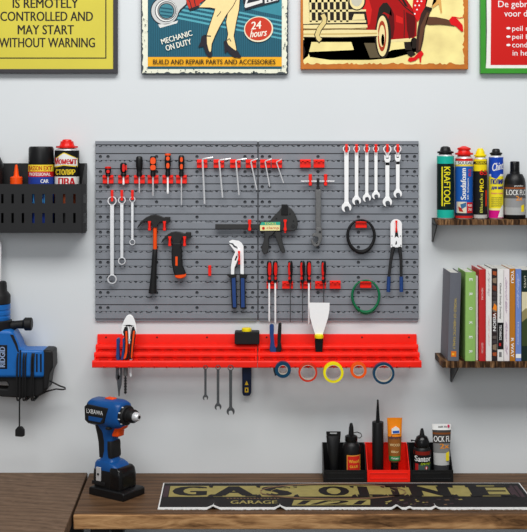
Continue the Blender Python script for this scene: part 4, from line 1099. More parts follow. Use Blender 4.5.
# ---------------------------------------------------------------- blue rotary hammer on the wall
t = thing('rotary_hammer', 'blue corded rotary hammer hanging on the wall below the black bin', 'rotary hammer', P(0, 437, 0.05))
dh = 0.055
link('chisel_bit', MB(WCHROME).turn(-3, dh, [(3.4, 284), (4.2, 281), (4.2, 262), (4.4, 246), (3.8, 240), (1.6, 237)], 18), t)
link('chuck', MB(RUBBER).turn(-3, dh, [(12.5, 304), (13.4, 303), (13.4, 295.4), (12.6, 294), (10, 291), (9.6, 283), (8.4, 281.4), (4, 280.8)], 28), t)
cb = MB(TOOLBLUE).turn(-3, dh, [(12.8, 320), (13.2, 319), (13.4, 316.4), (12.9, 316), (12.9, 314.4), (13.4, 314), (13.4, 311), (12.9, 310.6), (12.9, 309), (13.4, 308.6), (13.4, 304.4), (12.4, 303.6)], 28)
link('gear_collar', cb, t)
link('clamp_band', MB(RUBBER).turn(-3, dh, [(14.4, 333), (15, 332), (15, 320.6), (14, 319.6)], 28), t)
sh = link('side_handle', MB(RUBBER).rod([(8, 326, dh), (14, 325.4, dh), (17, 324.6, dh), (23, 324.4, dh), (24, 324.4, dh)], [4.2, 4.6, 4.0, 4.4, 3.6], 18), t)
link('knob', MB(RUBBER).rod([(23.4, 324.2, dh), (24, 324.2, dh), (25.4, 324, dh), (31, 324, dh), (32, 324, dh)], [3, 5.2, 6.6, 6.6, 5.6], 18), sh)
hs = link('housing', MB(TOOLBLUE).prism([(-24, 330), (10, 330), (13.4, 334), (18, 343), (20.4, 350.6), (44.4, 350.6), (44.4, 378), (-24, 378)], 0.012, 0.096), t, bevel=0.011, seg=4)
link('motor_cap', MB(RUBBER).prism([(42.6, 350), (51.4, 350.4), (52.6, 353), (53, 367.6), (49.6, 374), (47.4, 390), (42.6, 392)], 0.016, 0.092), t, bevel=0.006, seg=3, label='black motor cap')
v = MB(BLACK)
for i in range(3): v.rect(32 + i * 4, 354, 33.6 + i * 4, 372, 0.094, 0.0968)
link('vent', v, hs, label='black vent slots')
link('side_stripe', MB(RUBBER).prism([(10, 334.5), (13, 335), (17, 344), (19, 352), (17.6, 352), (15, 345)], 0.09, 0.0972), hs)
lp = link('label_panel', MB(BLACK).rect(-2.6, 345, 7.2, 369, 0.094, 0.0968), hs, bevel=0.0008)
link('lettering', MB(col((150, 170, 205))).text('RIDGID', -0.4, 346.8, 5, 367.2, 0.0971, rot=-90, bold=0.04), lp, smooth=False)
link('rear_handle', MB(RUBBER).prism([(-24, 376.6), (47.6, 376.6), (47.4, 386), (45.6, 391.6), (38, 396.4), (22, 398), (2, 397), (-24, 392)], 0.03, 0.084, [[(-15, 382), (6, 381.6), (8.6, 384.6), (7, 389.4), (-15, 388)]]), t, bevel=0.006, seg=3)
co = MB(RUBBER)
for j, x in enumerate((20.4, 26.4, 28.6, 34.6, 36.4)):
    lp = []
    for q in range(28):
        a = 2 * PI * q / 28; c, s = math.cos(a), math.sin(a)
        lp.append(Vector((wx(x + 0.6 * s + 0.4 * c, 0.06), -0.0545 + 0.0475 * math.copysign(abs(c) ** 0.35, c), (wz(349.2, 0.06) + wz(399, 0.06)) / 2 + (wz(349.2, 0.06) - wz(399, 0.06)) / 2 * math.copysign(abs(s) ** 0.35, s))))
    co.tube(lp, 0.0024, 8, closed=True)
co.rod([(46, 379, 0.07), (52, 382, 0.07), (60, 386, 0.068), (65, 387.6, 0.066), (65.4, 389, 0.065), (63, 389.6, 0.065), (56, 389, 0.066), (46, 391.6, 0.07), (38, 396, 0.072)], 0.8, 8)
co.rod([(20.4, 350, 0.102), (20, 370, 0.103), (19.6, 395, 0.103), (19.4, 412, 0.1), (19.4, 428, 0.098)], 0.8, 8)
cd = link('power_cord', co, t)
pg = MB(RUBBER).prism([(17.4, 427), (21.4, 427), (24, 430), (24.4, 436), (22, 437), (15, 436.4), (15, 430)], 0.092, 0.104)
link('plug', pg, cd, bevel=0.0018, seg=2)
link('plug_pin', MB(STEEL).rod([(24, 434, 0.098), (25.6, 434.4, 0.098)], 0.4, 8), cd)

# ---------------------------------------------------------------- right wall shelves
def shelf(zt, th, depth, xa, label, brx, drop):
    t = thing('wall_shelf', label, 'shelf', (0.75, 0, zt - th), 'rustic wall shelves')
    rr = random.Random(int(zt * 100))
    fr = []
    x = xa
    while x < 0.98:
        fr.append((x, -depth + rr.uniform(-0.0015, 0.0015))); x += 0.025
    link('board', MB(SHELFWOOD).plan([(xa, -0.001)] + fr + [(1.0, -depth), (1.0, -0.001)], zt - th, zt), t, bevel=0.0012)
    for bx in brx:
        b = MB(BLACKM)
        b.box(bx - 0.0015, bx + 0.0015, -depth * 0.9, -0.0005, zt - th - 0.003, zt - th)
        b.side([(-0.0005, zt - th if bx > xa else zt), (-depth * 0.4, zt - th if bx > xa else zt - 0.004), (-depth * 0.9, zt - th), (-depth * 0.88, zt - th - 0.006), (-0.014, zt - th - drop), (-0.0005, zt - th - drop)], bx - 0.0015, bx + 0.0015)
        b.box(bx - 0.0015, bx + 0.004, -0.0025, -0.0005, zt - th - drop, zt - th)
        link('bracket', b, t, label='black metal bracket')
    return t
UZ = CZ - 67.7 * S
LZ = CZ - (361.7 - HY) * sc(0.145)
shelf(UZ, 0.0155, 0.1, 0.506, 'upper rustic wooden wall shelf carrying five bottles and cans', [0.5043, 0.92], 0.056)
shelf(LZ, 0.0175, 0.145, 0.5125, 'lower rustic wooden wall shelf carrying the row of books', [0.56, 0.92], 0.068)
# cans on the upper shelf
dS = 0.05
yS = pyof(UZ, dS)
kS = sc(dS)
def can(name, label, cat, cx, r, ytop, cap, capm, shoulder, capname='nozzle_cap'):
    t = thing(name, label, cat, (wx(cx, dS), -dS, UZ), 'bottles on the upper shelf')
    bd = link('can_body', MB(STEEL).turn(cx, dS, [(r - 0.7, yS), (r, yS - 0.8), (r, ytop + 2), (r - shoulder * 0.5, ytop), (r - shoulder, ytop - 1)], 32), t)
    if cap: link(capname, MB(capm).turn(cx, dS, cap, 24), t)
    return t, bd
# turquoise can
t, bd = can('foam_can', 'turquoise and black foam can with black nozzle and vertical yellow letters', 'can', 445.4, 8.3, 155.4, [(6.4, 155), (6.6, 153.4), (8.2, 153.2), (8.2, 151.6), (5.6, 150.8), (4.6, 147.4), (3.2, 146.6), (2, 146.2)], BLACK, 1.8)
TQ, DG, YT = col((30, 178, 158), 0.35), col((16, 34, 32), 0.4), col((236, 224, 40))
lb = label_cyl(445.4, 8.5, dS, [(156, 163.6, TQ), (163.6, 209.6, DG), (209.6, yS - 1.2, TQ)])
cy = (445.4, 8.6 * kS, dS)
lb.use(YT).text('KRAFTOOL', 442.6, 166.6, 449, 205.8, dS, rot=90, bold=0.025, cyl=cy)
lb.use(YT); curved_poly(lb, [(440.4, 166.6), (441.6, 166.6), (441.6, 205.8), (440.4, 205.8)], 445.4, 8.58 * kS, dS, 3)
link('label', lb, bd)
# blue foam can
t, bd = can('foam_can', 'blue foam can with red nozzle and white vertical script', 'can', 464, 8.6, 157.2, [(6.4, 156.4), (6.6, 155), (9, 154.6), (9, 153), (6.4, 152.4), (5.6, 150), (6.8, 149.6), (6.8, 148.2), (4, 147), (1.6, 146)], REDGRIP, 2.0)
RB, BB, WB, YB = col((212, 40, 36), 0.35), col((30, 92, 178), 0.35), wh, col((240, 214, 70))
lb = label_cyl(464, 8.75, dS, [(158.4, 161, RB), (161, 164.4, WB), (164.4, 166.2, YB), (166.2, 212.6, BB), (212.6, 215.4, col((40, 44, 60))), (215.4, yS - 1, RB)])
cy = (464, 8.85 * kS, dS)
lb.use(BK).text('SOUDAL', 457, 161.3, 471.4, 164.2, dS, bold=0.025, cyl=cy)
lb.use(WB).text('Soudafoam', 459.4, 168, 464.4, 199.4, dS, rot=-90, bold=0.04, cyl=cy)
lb.text('2K Schaum', 465.6, 178, 467.2, 199.4, dS, rot=-90, bold=0.02, cyl=cy)
lb.use(RB).text('B2', 467, 168.6, 469.8, 176, dS, rot=-90, bold=0.025, cyl=cy)
lb.use(col((226, 216, 190))); curved_poly(lb, [(456, 201.4), (465, 201.4), (465, 212.6), (456, 212.6)], 464, 8.8 * kS, dS, 8)
lb.use(col((60, 110, 150))); curved_poly(lb, [(459, 204), (464.6, 202), (464.6, 206), (460, 209)], 464, 8.85 * kS, dS, 5)
lb.use(col((190, 50, 34))); curved_poly(lb, [(457, 206), (460, 207.6), (462, 211.6), (458, 211)], 464, 8.85 * kS, dS, 5)
lb.use(RB); curved_poly(lb, [(465.4, 202), (472, 202), (472, 212.6), (465.4, 212.6)], 464, 8.8 * kS, dS, 6)
lb.use(WB).text('PUR', 466.4, 204, 471, 206.4, dS, bold=0.03, cyl=cy)
lb.text('750', 466.8, 208, 470.6, 210.4, dS, bold=0.03, cyl=cy)
link('label', lb, bd)
# yellow and black can
t, bd = can('foam_can', 'slim black can with yellow nozzle and yellow shoulder band', 'can', 480.2, 6.7, 158.4, [(5, 157.6), (5.2, 156.4), (6.2, 156.2), (6.2, 154.8), (4.6, 154.2), (4.2, 151.6), (3.4, 150.4), (2.8, 148.6), (1.2, 148.2)], YELLOW, 1.6)
YC = col((244, 218, 30), 0.35)
lb = label_cyl(480.2, 6.85, dS, [(159, 161.4, YC), (161.4, 164.4, BK), (164.4, 171, YC), (171, 214.4, BK), (214.4, yS - 1, col((190, 190, 186)))])
cy = (480.2, 6.95 * kS, dS)
lb.use(YC).text('MAXIMUM', 475, 161.9, 485.4, 163.9, dS, bold=0.03, cyl=cy)
lb.use(col((220, 40, 30))).text('65', 478.4, 169.6, 486.4, 174.8, dS, bold=0.03, cyl=cy)
lb.use(col((190, 190, 80))).text('Blacks', 478.6, 193, 481.4, 212.4, dS, rot=-90, bold=0.02, cyl=cy)
lb.use(YC).text('PRO', 478.4, 178.4, 482.4, 191.6, dS, rot=-90, bold=0.025, cyl=cy)
lb.use(col((220, 40, 30))); curved_poly(lb, [(484.4, 190), (486, 190), (486, 206), (484.4, 206)], 480.2, 6.95 * kS, dS, 3)
link('label', lb, bd)
# polish can
t, bd = can('spray_can', 'yellow and magenta polish can with blue top and black nozzle', 'spray can', 496, 7.1, 156.6, [(5, 156), (5.2, 154.6), (6.2, 154.4), (6.2, 152.8), (4.2, 152.2), (3.8, 149.8), (2.8, 148.8), (1, 148.6)], BLACK, 1.6)
lb = label_cyl(496, 7.25, dS, [(157.2, 174, col((26, 70, 178), 0.3)), (174, 176, WB), (176, 208, col((244, 226, 46), 0.35)), (208, 210, col((248, 240, 150))), (210, yS - 1, col((214, 22, 132), 0.35))])
cy = (496, 7.4 * kS, dS)
lb.use(col((26, 70, 178), 0.3)); curved_poly(lb, [(489.2, 173), (489.2, 176.5), (495, 179), (500, 173)], 496, 7.3 * kS, dS, 8)
lb.use(WB).text('Chint', 491, 162.4, 502.4, 170, dS, bold=0.03, shear=0.2, tilt=-0.2, cyl=cy)
NV = col((30, 46, 130))
lb.use(NV).text('ПОЛИР', 489.8, 179, 502.4, 184, dS, bold=0.09, cyl=cy)
lb.text('для меб', 490.4, 185.4, 502.2, 189.6, dS, bold=0.08, cyl=cy)
lb.use(col((220, 60, 130))).text('блеск и уход', 490.2, 192.2, 502, 194.2, dS, bold=0.03, cyl=cy)
lb.use(col((110, 110, 60)))
for i in range(5): lb.text('антистатик', 490.4, 197 + i * 2.0, 500.6, 198.1 + i * 2.0, dS, bold=0.01, cyl=cy)
lb.use(WB); curved_poly(lb, [(499.4, 207), (502.6, 204), (502.6, 217), (496.4, 217)], 496, 7.34 * kS, dS, 5)
link('label', lb, bd)
# dark bottle with silver label
rL = 10.6
t = thing('sealant_bottle', 'black square-shouldered bottle with grey label and white capitals', 'bottle', (wx(514.8, dS), -dS, UZ), 'bottles on the upper shelf')
bd = link('body', MB(BLACK).turn(514.8, dS, [(9.8, yS), (10.5, yS - 1), (10.5, 184), (10.4, 181.4), (9.9, 179), (7.9, 174.8), (7.2, 174), (5, 173.6), (4.8, 171.4)], 32), t)
link('cap', MB(BLACKG).turn(514.8, dS, [(4.6, 172.2), (4.7, 171.6), (4.7, 162.2), (4.2, 161.4), (3, 161.2)], 24), t, label='glossy black cap')
lb = label_cyl(514.8, rL, dS, [(184.2, 187, col((52, 44, 42))), (187, 188.6, col((150, 80, 40))), (188.6, 198, col((86, 84, 84))), (198, 207, col((150, 150, 150))), (207, 214.4, col((176, 176, 174)))])
cy = (514.8, (rL + 0.1) * kS, dS)
lb.use(WB).text('LOCK FLO', 505.2, 189.4, 524.6, 194.8, dS, bold=0.025, cyl=cy)
lb.use(col((240, 150, 50))).text('2x', 513.6, 195.6, 520.4, 200, dS, bold=0.025, cyl=cy)
lb.use(YC); curved_poly(lb, [(519, 205), (522.4, 204), (522.4, 211), (519, 211.6)], 514.8, (rL + 0.05) * kS, dS, 5)
lb.use(WB).text('plumber', 512, 184.8, 521.6, 186.6, dS, bold=0.02, cyl=cy)
link('label', lb, bd)

# ---------------------------------------------------------------- books on the lower shelf
def book(x0, x1, ytop, cover, label, dfront=0.136, depth=0.118, tilt=0.0, hard=True, art=None, spine=None):
    """x0..x1 spine edges in pixels at the foot of the book"""
    xa, xb = wx(x0, dfront), wx(x1, dfront)
    zb = LZ + 0.0004
    zt = wz(ytop, dfront)
    t = thing('book', label, 'book', ((xa + xb) / 2, -dfront + depth / 2, LZ), 'books on the lower shelf')
    piv = xa if tilt >= 0 else xb
    c, s = math.cos(tilt), math.sin(tilt)
    def tl(v):
        dx, dz = v.x - piv, v.z - zb
        return Vector((piv + dx * c + dz * s, v.y, zb - dx * s + dz * c + (abs(s) * 0.0)))
    bt = 0.0024 if hard else 0.0006
    off = abs(math.sin(tilt)) * (xb - xa)
    zb0 = zb + off
    cv = MB(spine or cover)
    if hard and xb - xa > 0.014:
        n = 6   # slightly rounded spine
        A = [(xa + (xb - xa) * i / n, -dfront - 0.002 * math.sin(PI * i / n)) for i in range(n + 1)]
        cv.plan(A + [(xb, -dfront + 0.004), (xa, -dfront + 0.004)], zb0, zt)
    else: cv.box(xa, xb, -dfront, -dfront + 0.0012 + bt, zb0, zt)
    cv.use(cover)
    cv.box(xa, xa + bt, -dfront + 0.002, -dfront + depth, zb0, zt)
    cv.box(xb - bt, xb, -dfront + 0.002, -dfront + depth, zb0, zt)
    cv.map(tl)
    link('cover', cv, t, bevel=0.0005)
    ins = 0.003 if hard else 0.0002
    pg = MB(PAPER).box(xa + bt, xb - bt, -dfront + 0.003, -dfront + depth - ins, zb0 + ins, zt - ins).map(tl)
    link('pages', pg, t)
    if art:
        m = MB(cover)
        art(m, dfront + (0.0023 if hard and xb - xa > 0.014 else 0.0004))
        m.map(tl)
        link('spine_print', m, t)
    return t
GB, WT = col((104, 106, 114), 0.5), col((236, 234, 230), 0.45)
book(447.6, 458.6, 272.6, GB, 'thick grey hardback leaning at the left end, gold lettering and orange mark on its spine', tilt=0.03, depth=0.13,
     art=lambda m, d: (m.use(col((206, 178, 70))).text('WORLD OF HEROTIC FAMILY', 452.4, 298, 454.8, 349, d, rot=90), m.use(col((232, 120, 30))).rect(450.8, 351, 456, 356.6, d - 0.001, d), m.use(col((250, 190, 60))).rect(451.8, 353, 454, 355, d - 0.001, d + 0.0002)))
GR = col((148, 190, 104), 0.45)
def spaced(m, d):
    m.use(WHITE)
    for i, ch in enumerate('EROKER'):
        y = 279.6 + i * 14.4
        m.text(ch, 468.9, y - 1.2, 472.3, y + 1.4, d, rot=90, bold=0.025)
book(465.2, 475.4, 272.2, GR, 'light green hardback with widely spaced white capital letters down the spine', tilt=0.004, depth=0.128, art=spaced)
book(475.8, 477.8, 276, WT, 'very thin white booklet squeezed between the green and the red books', hard=False, dfront=0.126)
CR = col((196, 46, 48), 0.4)
book(479.0, 485.6, 269.4, CR, 'crimson red hardback with small white lettering near the foot', depth=0.12, art=lambda m, d: (m.use(col((240, 200, 196))).text('MEMOIRS', 481.4, 288, 483.2, 300, d, rot=90), m.text('EDITION', 481.4, 343, 483.2, 353, d, rot=90)))
book(486, 491.6, 269, WT, 'white paperback with faint mauve script next to the crimson book', hard=False, art=lambda m, d: (m.use(col((150, 130, 150))).text('A Trip in Fancy', 487.4, 272, 490, 296, d, rot=90, shear=0.2), m.use(col((216, 160, 160))).text('mary ann', 487.8, 316, 489.4, 344, d, rot=90, shear=0.2)))
def patches(m, d):
    r = random.Random(5)
    y = 271
    while y < 356:
        h = r.uniform(2.5, 6)
        m.use(col(r.choice([(120, 60, 40), (70, 64, 66), (170, 84, 46), (96, 88, 84), (140, 120, 100)]))).prism([(492.6, y), (496.6, y + r.uniform(-1, 1)), (496.4, y + h), (492.8, y + h * 0.8)], d - 0.001, d)
        y += h + r.uniform(0.5, 3)
    m.use(col((246, 140, 40))).prism([(492.6, 309), (494.4, 303.4), (496.8, 306), (496.6, 311)], d - 0.001, d + 0.0002)
    m.use(WHITE).text('VISION', 493, 313, 496, 331, d + 0.0003, rot=90, bold=0.02)
book(492, 497.2, 268.4, col((50, 42, 42), 0.4), 'dark paperback with brown and orange picture patches on its spine', hard=False, art=patches)
def split_white(m, d):
    m.use(BK).rect(497.6, 322.6, 503.4, 349.4, d - 0.001, d)
    m.use(BK).text('Global Study Society', 499.2, 283, 501.4, 319, d, rot=90, bold=0.02)
    m.use(WHITE).text('TECHNICS', 499.4, 325, 501.6, 340, d + 0.0004, rot=90, bold=0.02)
    m.use(col((190, 40, 40))).rect(499, 343, 501, 346, d - 0.001, d + 0.0003)
    m.use(col((120, 120, 120))).rect(499, 352, 501.6, 357, d - 0.001, d)
book(497.5, 503.6, 269.2, WT, 'white paperback with a black lower half and black lettering on its spine', hard=False, art=split_white)
book(504, 509.4, 269.2, col((240, 232, 232), 0.45), 'white paperback with mauve script next to the ochre book', hard=False, art=lambda m, d: (m.use(col((150, 110, 150))).text('Letters of a Nation', 505.4, 280, 507.6, 313, d, rot=90, shear=0.2), m.use(col((150, 110, 150))).text('Women Talk', 505.4, 322, 507.6, 354, d, rot=90, shear=0.2)))
OC = col((190, 122, 42), 0.45)
book(509.8, 515.2, 268.6, OC, 'ochre brown paperback with white capital letters down the spine', hard=False, art=lambda m, d: (m.use(WHITE).text('YOU', 511, 270.4, 513.8, 283, d, rot=90, bold=0.03), m.text('R WAY', 511, 338, 513.8, 357.6, d, rot=90, bold=0.03)))
LBL = col((116, 142, 206), 0.45)
book(515.6, 521.2, 269, LBL, 'light blue paperback with pale script and a white foot label', hard=False, art=lambda m, d: (m.use(col((206, 214, 240))).text('Orders in Nurture', 517, 276, 519.4, 308, d, rot=90, shear=0.2), m.text('Humanity', 517, 322, 519, 345, d, rot=90), m.use(WHITE).rect(515.8, 354, 521, 358, d - 0.001, d)))
def last(m, d):
    m.use(col((224, 214, 178))).rect(521.8, 292, 533.8, 326, d - 0.001, d)
    m.use(col((150, 140, 96))).prism([(521.8, 312), (526, 308), (533.8, 314), (533.8, 330), (521.8, 330)], d - 0.001, d + 0.0002)
    m.use(col((60, 74, 44))).prism([(521.8, 322), (527, 318), (533.8, 324), (533.8, 346), (521.8, 346)], d - 0.001, d + 0.0003)
    m.use(col((210, 210, 190))).text('LIVES', 524, 276, 526, 288, d, rot=90)
book(521.7, 534, 270, col((30, 46, 40), 0.45), 'dark green book with a pale landscape picture on its spine, rightmost in view', depth=0.12, hard=False, art=last)

# ---------------------------------------------------------------- storage bins on the workbench
SBF = 0.0935
def storage_bin(x0, x1, m, label):
    xa, xb = wx(x0, SBF), wx(x1, SBF)
    z0 = TABLE + 0.0003
    t = thing('storage_bin', label, 'storage bin', ((xa + xb) / 2, -SBF / 2, TABLE), 'storage bins on the workbench')
    zl = wz(470.3, SBF); zk = wz(442.5, 0.004)
    w = 0.0022
    mb = MB(m)
    mb.box(xa + 0.001, xb - 0.001, -SBF + 0.003, -0.004, z0, z0 + w)
    mb.box(xa + 0.001, xb - 0.001, -0.006, -0.004, z0, zk)
    sp = [(-0.004, z0), (-0.004, zk), (-0.026, zk), (-0.05, zk - 0.022), (-SBF + 0.007, zl), (-SBF + 0.003, z0)]
    mb.side(sp, xa + 0.0005, xa + 0.0005 + w); mb.side(sp, xb - 0.0005 - w, xb - 0.0005)
    link('shell', mb, t, bevel=0.0006)
    f = MB(m)
    f.poly3([[(xa, -SBF + 0.003, z0), (xb, -SBF + 0.003, z0), (xb, -SBF + 0.0045, zl), (xa, -SBF + 0.0045, zl)]], [[(xa, -SBF, z0), (xb, -SBF, z0), (xb, -SBF + 0.0015, zl), (xa, -SBF + 0.0015, zl)]])
    h = zl - z0
    fx0, fx1 = xa + 0.007, xb - 0.007
    fr = [(fx0, z0 + h * 0.28), (fx1, z0 + h * 0.28), (fx1, z0 + h * 0.78), (fx0, z0 + h * 0.78)]
    ho = [(fx0 + 0.0016, z0 + h * 0.28 + 0.0016), (fx1 - 0.0016, z0 + h * 0.28 + 0.0016), (fx1 - 0.0016, z0 + h * 0.78 - 0.0016), (fx0 + 0.0016, z0 + h * 0.78 - 0.0016)]
    f.poly3([[(x, -SBF + 0.001, z) for x, z in fr], [(x, -SBF + 0.001, z) for x, z in ho]], [[(x, -SBF - 0.0012, z) for x, z in fr], [(x, -SBF - 0.0012, z) for x, z in ho]])
    link('front_lip', f, t, bevel=0.0007)
    link('rim', MB(m).box(xa, xb, -0.008, -0.0035, zk - 0.002, zk + 0.001), t, bevel=0.0006)
    return t
storage_bin(323.5, 366.8, BLACK, 'black open-fronted storage bin at the left of the row of three')
storage_bin(367.2, 410.2, RED, 'bright red open-fronted storage bin between two black ones')
storage_bin(410.6, 453.4, BLACK, 'black open-fronted storage bin at the right of the row of three')
FZ = TABLE + 0.0027
dI = 0.05
yI = pyof(FZ, dI)
kI = sc(dI)
def crimped(cx, d, prof, seg=28):
    """squeezed tube: prof rows are (half width px, half depth px, py)"""
    k = sc(d); rings = []
    for rx, ry, y in prof:
        rings.append([(wx(cx, d) + rx * k * math.cos(2 * PI * i / seg), -d + ry * k * math.sin(2 * PI * i / seg), wz(y, d)) for i in range(seg)])
    return rings
# black tube
t = thing('glue_tube', 'plain black squeeze tube standing cap down in the left black bin', 'tube', (wx(333.4, dI), -dI, FZ), 'contents of the storage bins')
link('body', MB(BLACK).loft(crimped(333.4, dI, [(4.6, 4.6, 468), (5.2, 5, 460), (6.4, 4, 446), (7, 2, 438), (7.2, 1.2, 436)])), t)
hb = MB(BLACK).prism([(326.2, 431.6), (340.8, 431.6), (340.6, 436.6), (326.6, 436.6)], dI - 0.0022, dI + 0.0022, [[(330, 432.6), (337, 432.6), (337, 434), (330, 434)]])
link('crimped_end', hb, t, bevel=0.0008)
link('cap', MB(BLACKG).turn(333.4, dI, [(4.6, yI), (4.6, 468), (4, 467.4)], 20), t)
# black bottle
t = thing('glue_bottle', 'round black bottle with nozzle, strap and red-orange label in the left black bin', 'bottle', (wx(351.4, dI), -dI, FZ), 'contents of the storage bins')
bd = link('body', MB(BLACK).turn(351.4, dI, [(8, yI), (9, yI - 1), (9.2, 452), (9, 446), (7.6, 443), (5.4, 441), (5.2, 439)], 28), t)
link('nozzle', MB(BLACKG).turn(351.2, dI, [(6.2, 440.6), (6.4, 439.6), (6.2, 436), (4.4, 435), (2.8, 434.4), (2.2, 427), (1.6, 424.4), (1.2, 423)], 22), t)
link('strap', MB(BLACK).rod([(352.4, 433, dI), (357, 432, dI), (360.8, 433.4, dI), (361.8, 436, dI), (360, 438, dI), (357, 437.8, dI)], 0.45, 6), t)
lb = MB(col((214, 44, 34))); rb_ = (9.3) * kI; cyI = (351.4, rb_ + 0.0003, dI)
lb.use(col((226, 150, 60))); curved_poly(lb, [(346.2, 453), (360, 453), (360, 470), (346.2, 470)], 351.4, rb_, dI, 8)
lb.use(col((214, 44, 34))); curved_poly(lb, [(347, 454), (359.2, 454), (359.2, 469.4), (347, 469.4)], 351.4, rb_ + 0.0002, dI, 8)
lb.use(col((244, 190, 60))).text('Wood', 348, 457.4, 358.4, 460.6, dI, bold=0.02, cyl=(351.4, rb_ + 0.0004, dI))
lb.text('GLUE', 349, 463, 357.4, 465.4, dI, bold=0.03, cyl=(351.4, rb_ + 0.0004, dI))
link('label', lb, bd, label='red-orange label')
# cartridge
t = thing('sealant_cartridge', 'tall black sealant cartridge with a long thin nozzle in the red bin', 'cartridge', (wx(377.8, dI), -dI, FZ), 'contents of the storage bins')
link('barrel', MB(BLACK).turn(377.8, dI, [(5.4, yI), (5.7, yI - 0.8), (5.7, 422.4), (5.4, 421.7), (2.4, 421.4)], 26), t)
link('nozzle', MB(BLACKG).turn(377.8, dI, [(2.2, 421.8), (2.1, 420.6), (1.2, 406), (0.9, 400), (0.4, 399.4)], 18), t)
# orange tube
t = thing('glue_tube', 'orange and brown squeeze tube with a green band standing in the red bin', 'tube', (wx(394.6, dI), -dI, FZ), 'contents of the storage bins')
tb = MB(col((246, 140, 24), 0.35)).loft(crimped(394.6, dI, [(7, 3.6, 436), (7.3, 1.8, 424), (7.5, 0.7, 419.6), (7.6, 0.7, 417.8)]))
tb.use(col((150, 92, 40), 0.35)).loft(crimped(394.6, dI, [(6, 5.4, 455), (6.6, 4.6, 445), (7, 3.6, 436)]), False)
tb.use(col((30, 140, 70), 0.35)).loft(crimped(394.6, dI, [(5.7, 5.6, 459.4), (6, 5.4, 455)]), False)
tb.use(col((100, 60, 36), 0.35)).loft(crimped(394.6, dI, [(3.8, 3.8, 461.8), (5.5, 5.5, 461), (5.7, 5.6, 459.4)]), False)
bd = link('body', tb, t)
def on(y, extra=0.0006): return dI + extra + {0: 0.006, 1: 0.0125, 2: 0.0155}[0 if y < 430 else 1 if y < 446 else 2]
lb = MB(WHITE)
lb.prism([(391.6, 429.4), (396, 426.6), (399.4, 429), (399.8, 433.4), (391.8, 434)], 0.004 + dI, dI + 0.0118)
lb.use(col((40, 90, 180))).prism([(392.6, 431), (399.2, 430.6), (399.4, 433), (392.8, 433.4)], dI + 0.01, dI + 0.0122)
lb.use(col((70, 60, 80))).text("elmers", 388.8, 434.6, 400.2, 438.4, dI, bold=0.03, cyl=(394.6, (7.2 * kI, 3.95 * kI), dI))
lb.use(col((236, 206, 150))).text('WOOD', 389.4, 442.6, 399.4, 445.2, dI, bold=0.03, cyl=(394.6, (6.8 * kI, 4.85 * kI), dI))
lb.text('filler', 390.6, 449.4, 398.4, 451.6, dI, bold=0.03, cyl=(394.6, (6.5 * kI, 5.3 * kI), dI))
lb.use(WHITE).text('STAINABLE', 390.6, 456.2, 398.4, 458, dI, bold=0.02, cyl=(394.6, (6.1 * kI, 5.7 * kI), dI))
link('label', lb, bd)
link('cap', MB(BLACKG).turn(394.6, dI, [(3.9, yI), (3.9, 462), (3.4, 461.4)], 20), t, label='black cap')
# dark bottle with white lettering
t = thing('glue_bottle', 'black bottle with domed nozzle, white lettering and red disc in the right black bin', 'bottle', (wx(422, dI), -dI, FZ), 'contents of the storage bins')
bd = link('body', MB(BLACK).turn(422, dI, [(8, yI), (8.9, yI - 1), (8.9, 450), (8.2, 447.6), (7.4, 446.6)], 28), t)
link('nozzle', MB(BLACKG).turn(422, dI, [(7.2, 447), (7.6, 446), (7.2, 441), (5.4, 436.6), (2.6, 435), (1.9, 431), (1.2, 428.4)], 24), t)
link('tether_plug', MB(BLACKG).rod([(416, 441, dI), (413, 440.4, dI), (411, 440.6, dI)], [0.5, 0.6, 1.2], 8), t)
lb = MB(col((120, 34, 26))); r0 = 9.0 * kI
lb.use(col((130, 34, 24))); curved_poly(lb, [(413.3, 449.4), (430.7, 449.4), (430.7, 453), (413.3, 453)], 422, r0, dI, 10)
lb.use(BK); curved_poly(lb, [(413.3, 453), (430.7, 453), (430.7, 462.4), (413.3, 462.4)], 422, r0, dI, 10)
lb.use(col((70, 90, 84))); curved_poly(lb, [(413.3, 462.4), (430.7, 462.4), (430.7, 472), (413.3, 472)], 422, r0, dI, 10)
lb.use(col((190, 40, 40))); curved_poly(lb, [(414.4, 461.6), (417.2, 461.6), (417.2, 471), (414.4, 471)], 422, r0 + 0.0002, dI, 4)
lb.use(WHITE).text('Santor', 414, 453.8, 430, 459.4, dI, bold=0.03, cyl=(422, r0 + 0.0003, dI))
lb.use(col((186, 214, 40))).text('ДЛЯ ПВХ', 419.4, 460.6, 429.4, 463, dI, bold=0.025, cyl=(422, r0 + 0.0004, dI))
lb.use(col((204, 30, 34))); curved_poly(lb, [(423.4, 465.6), (425.2, 463.6), (427, 465.6), (425.2, 467.6)], 422, r0 + 0.0004, dI, 8)
lb.use(WHITE).text('1', 424.7, 464.6, 425.6, 466.8, dI, bold=0.02, cyl=(422, r0 + 0.0006, dI))
link('label', lb, bd)
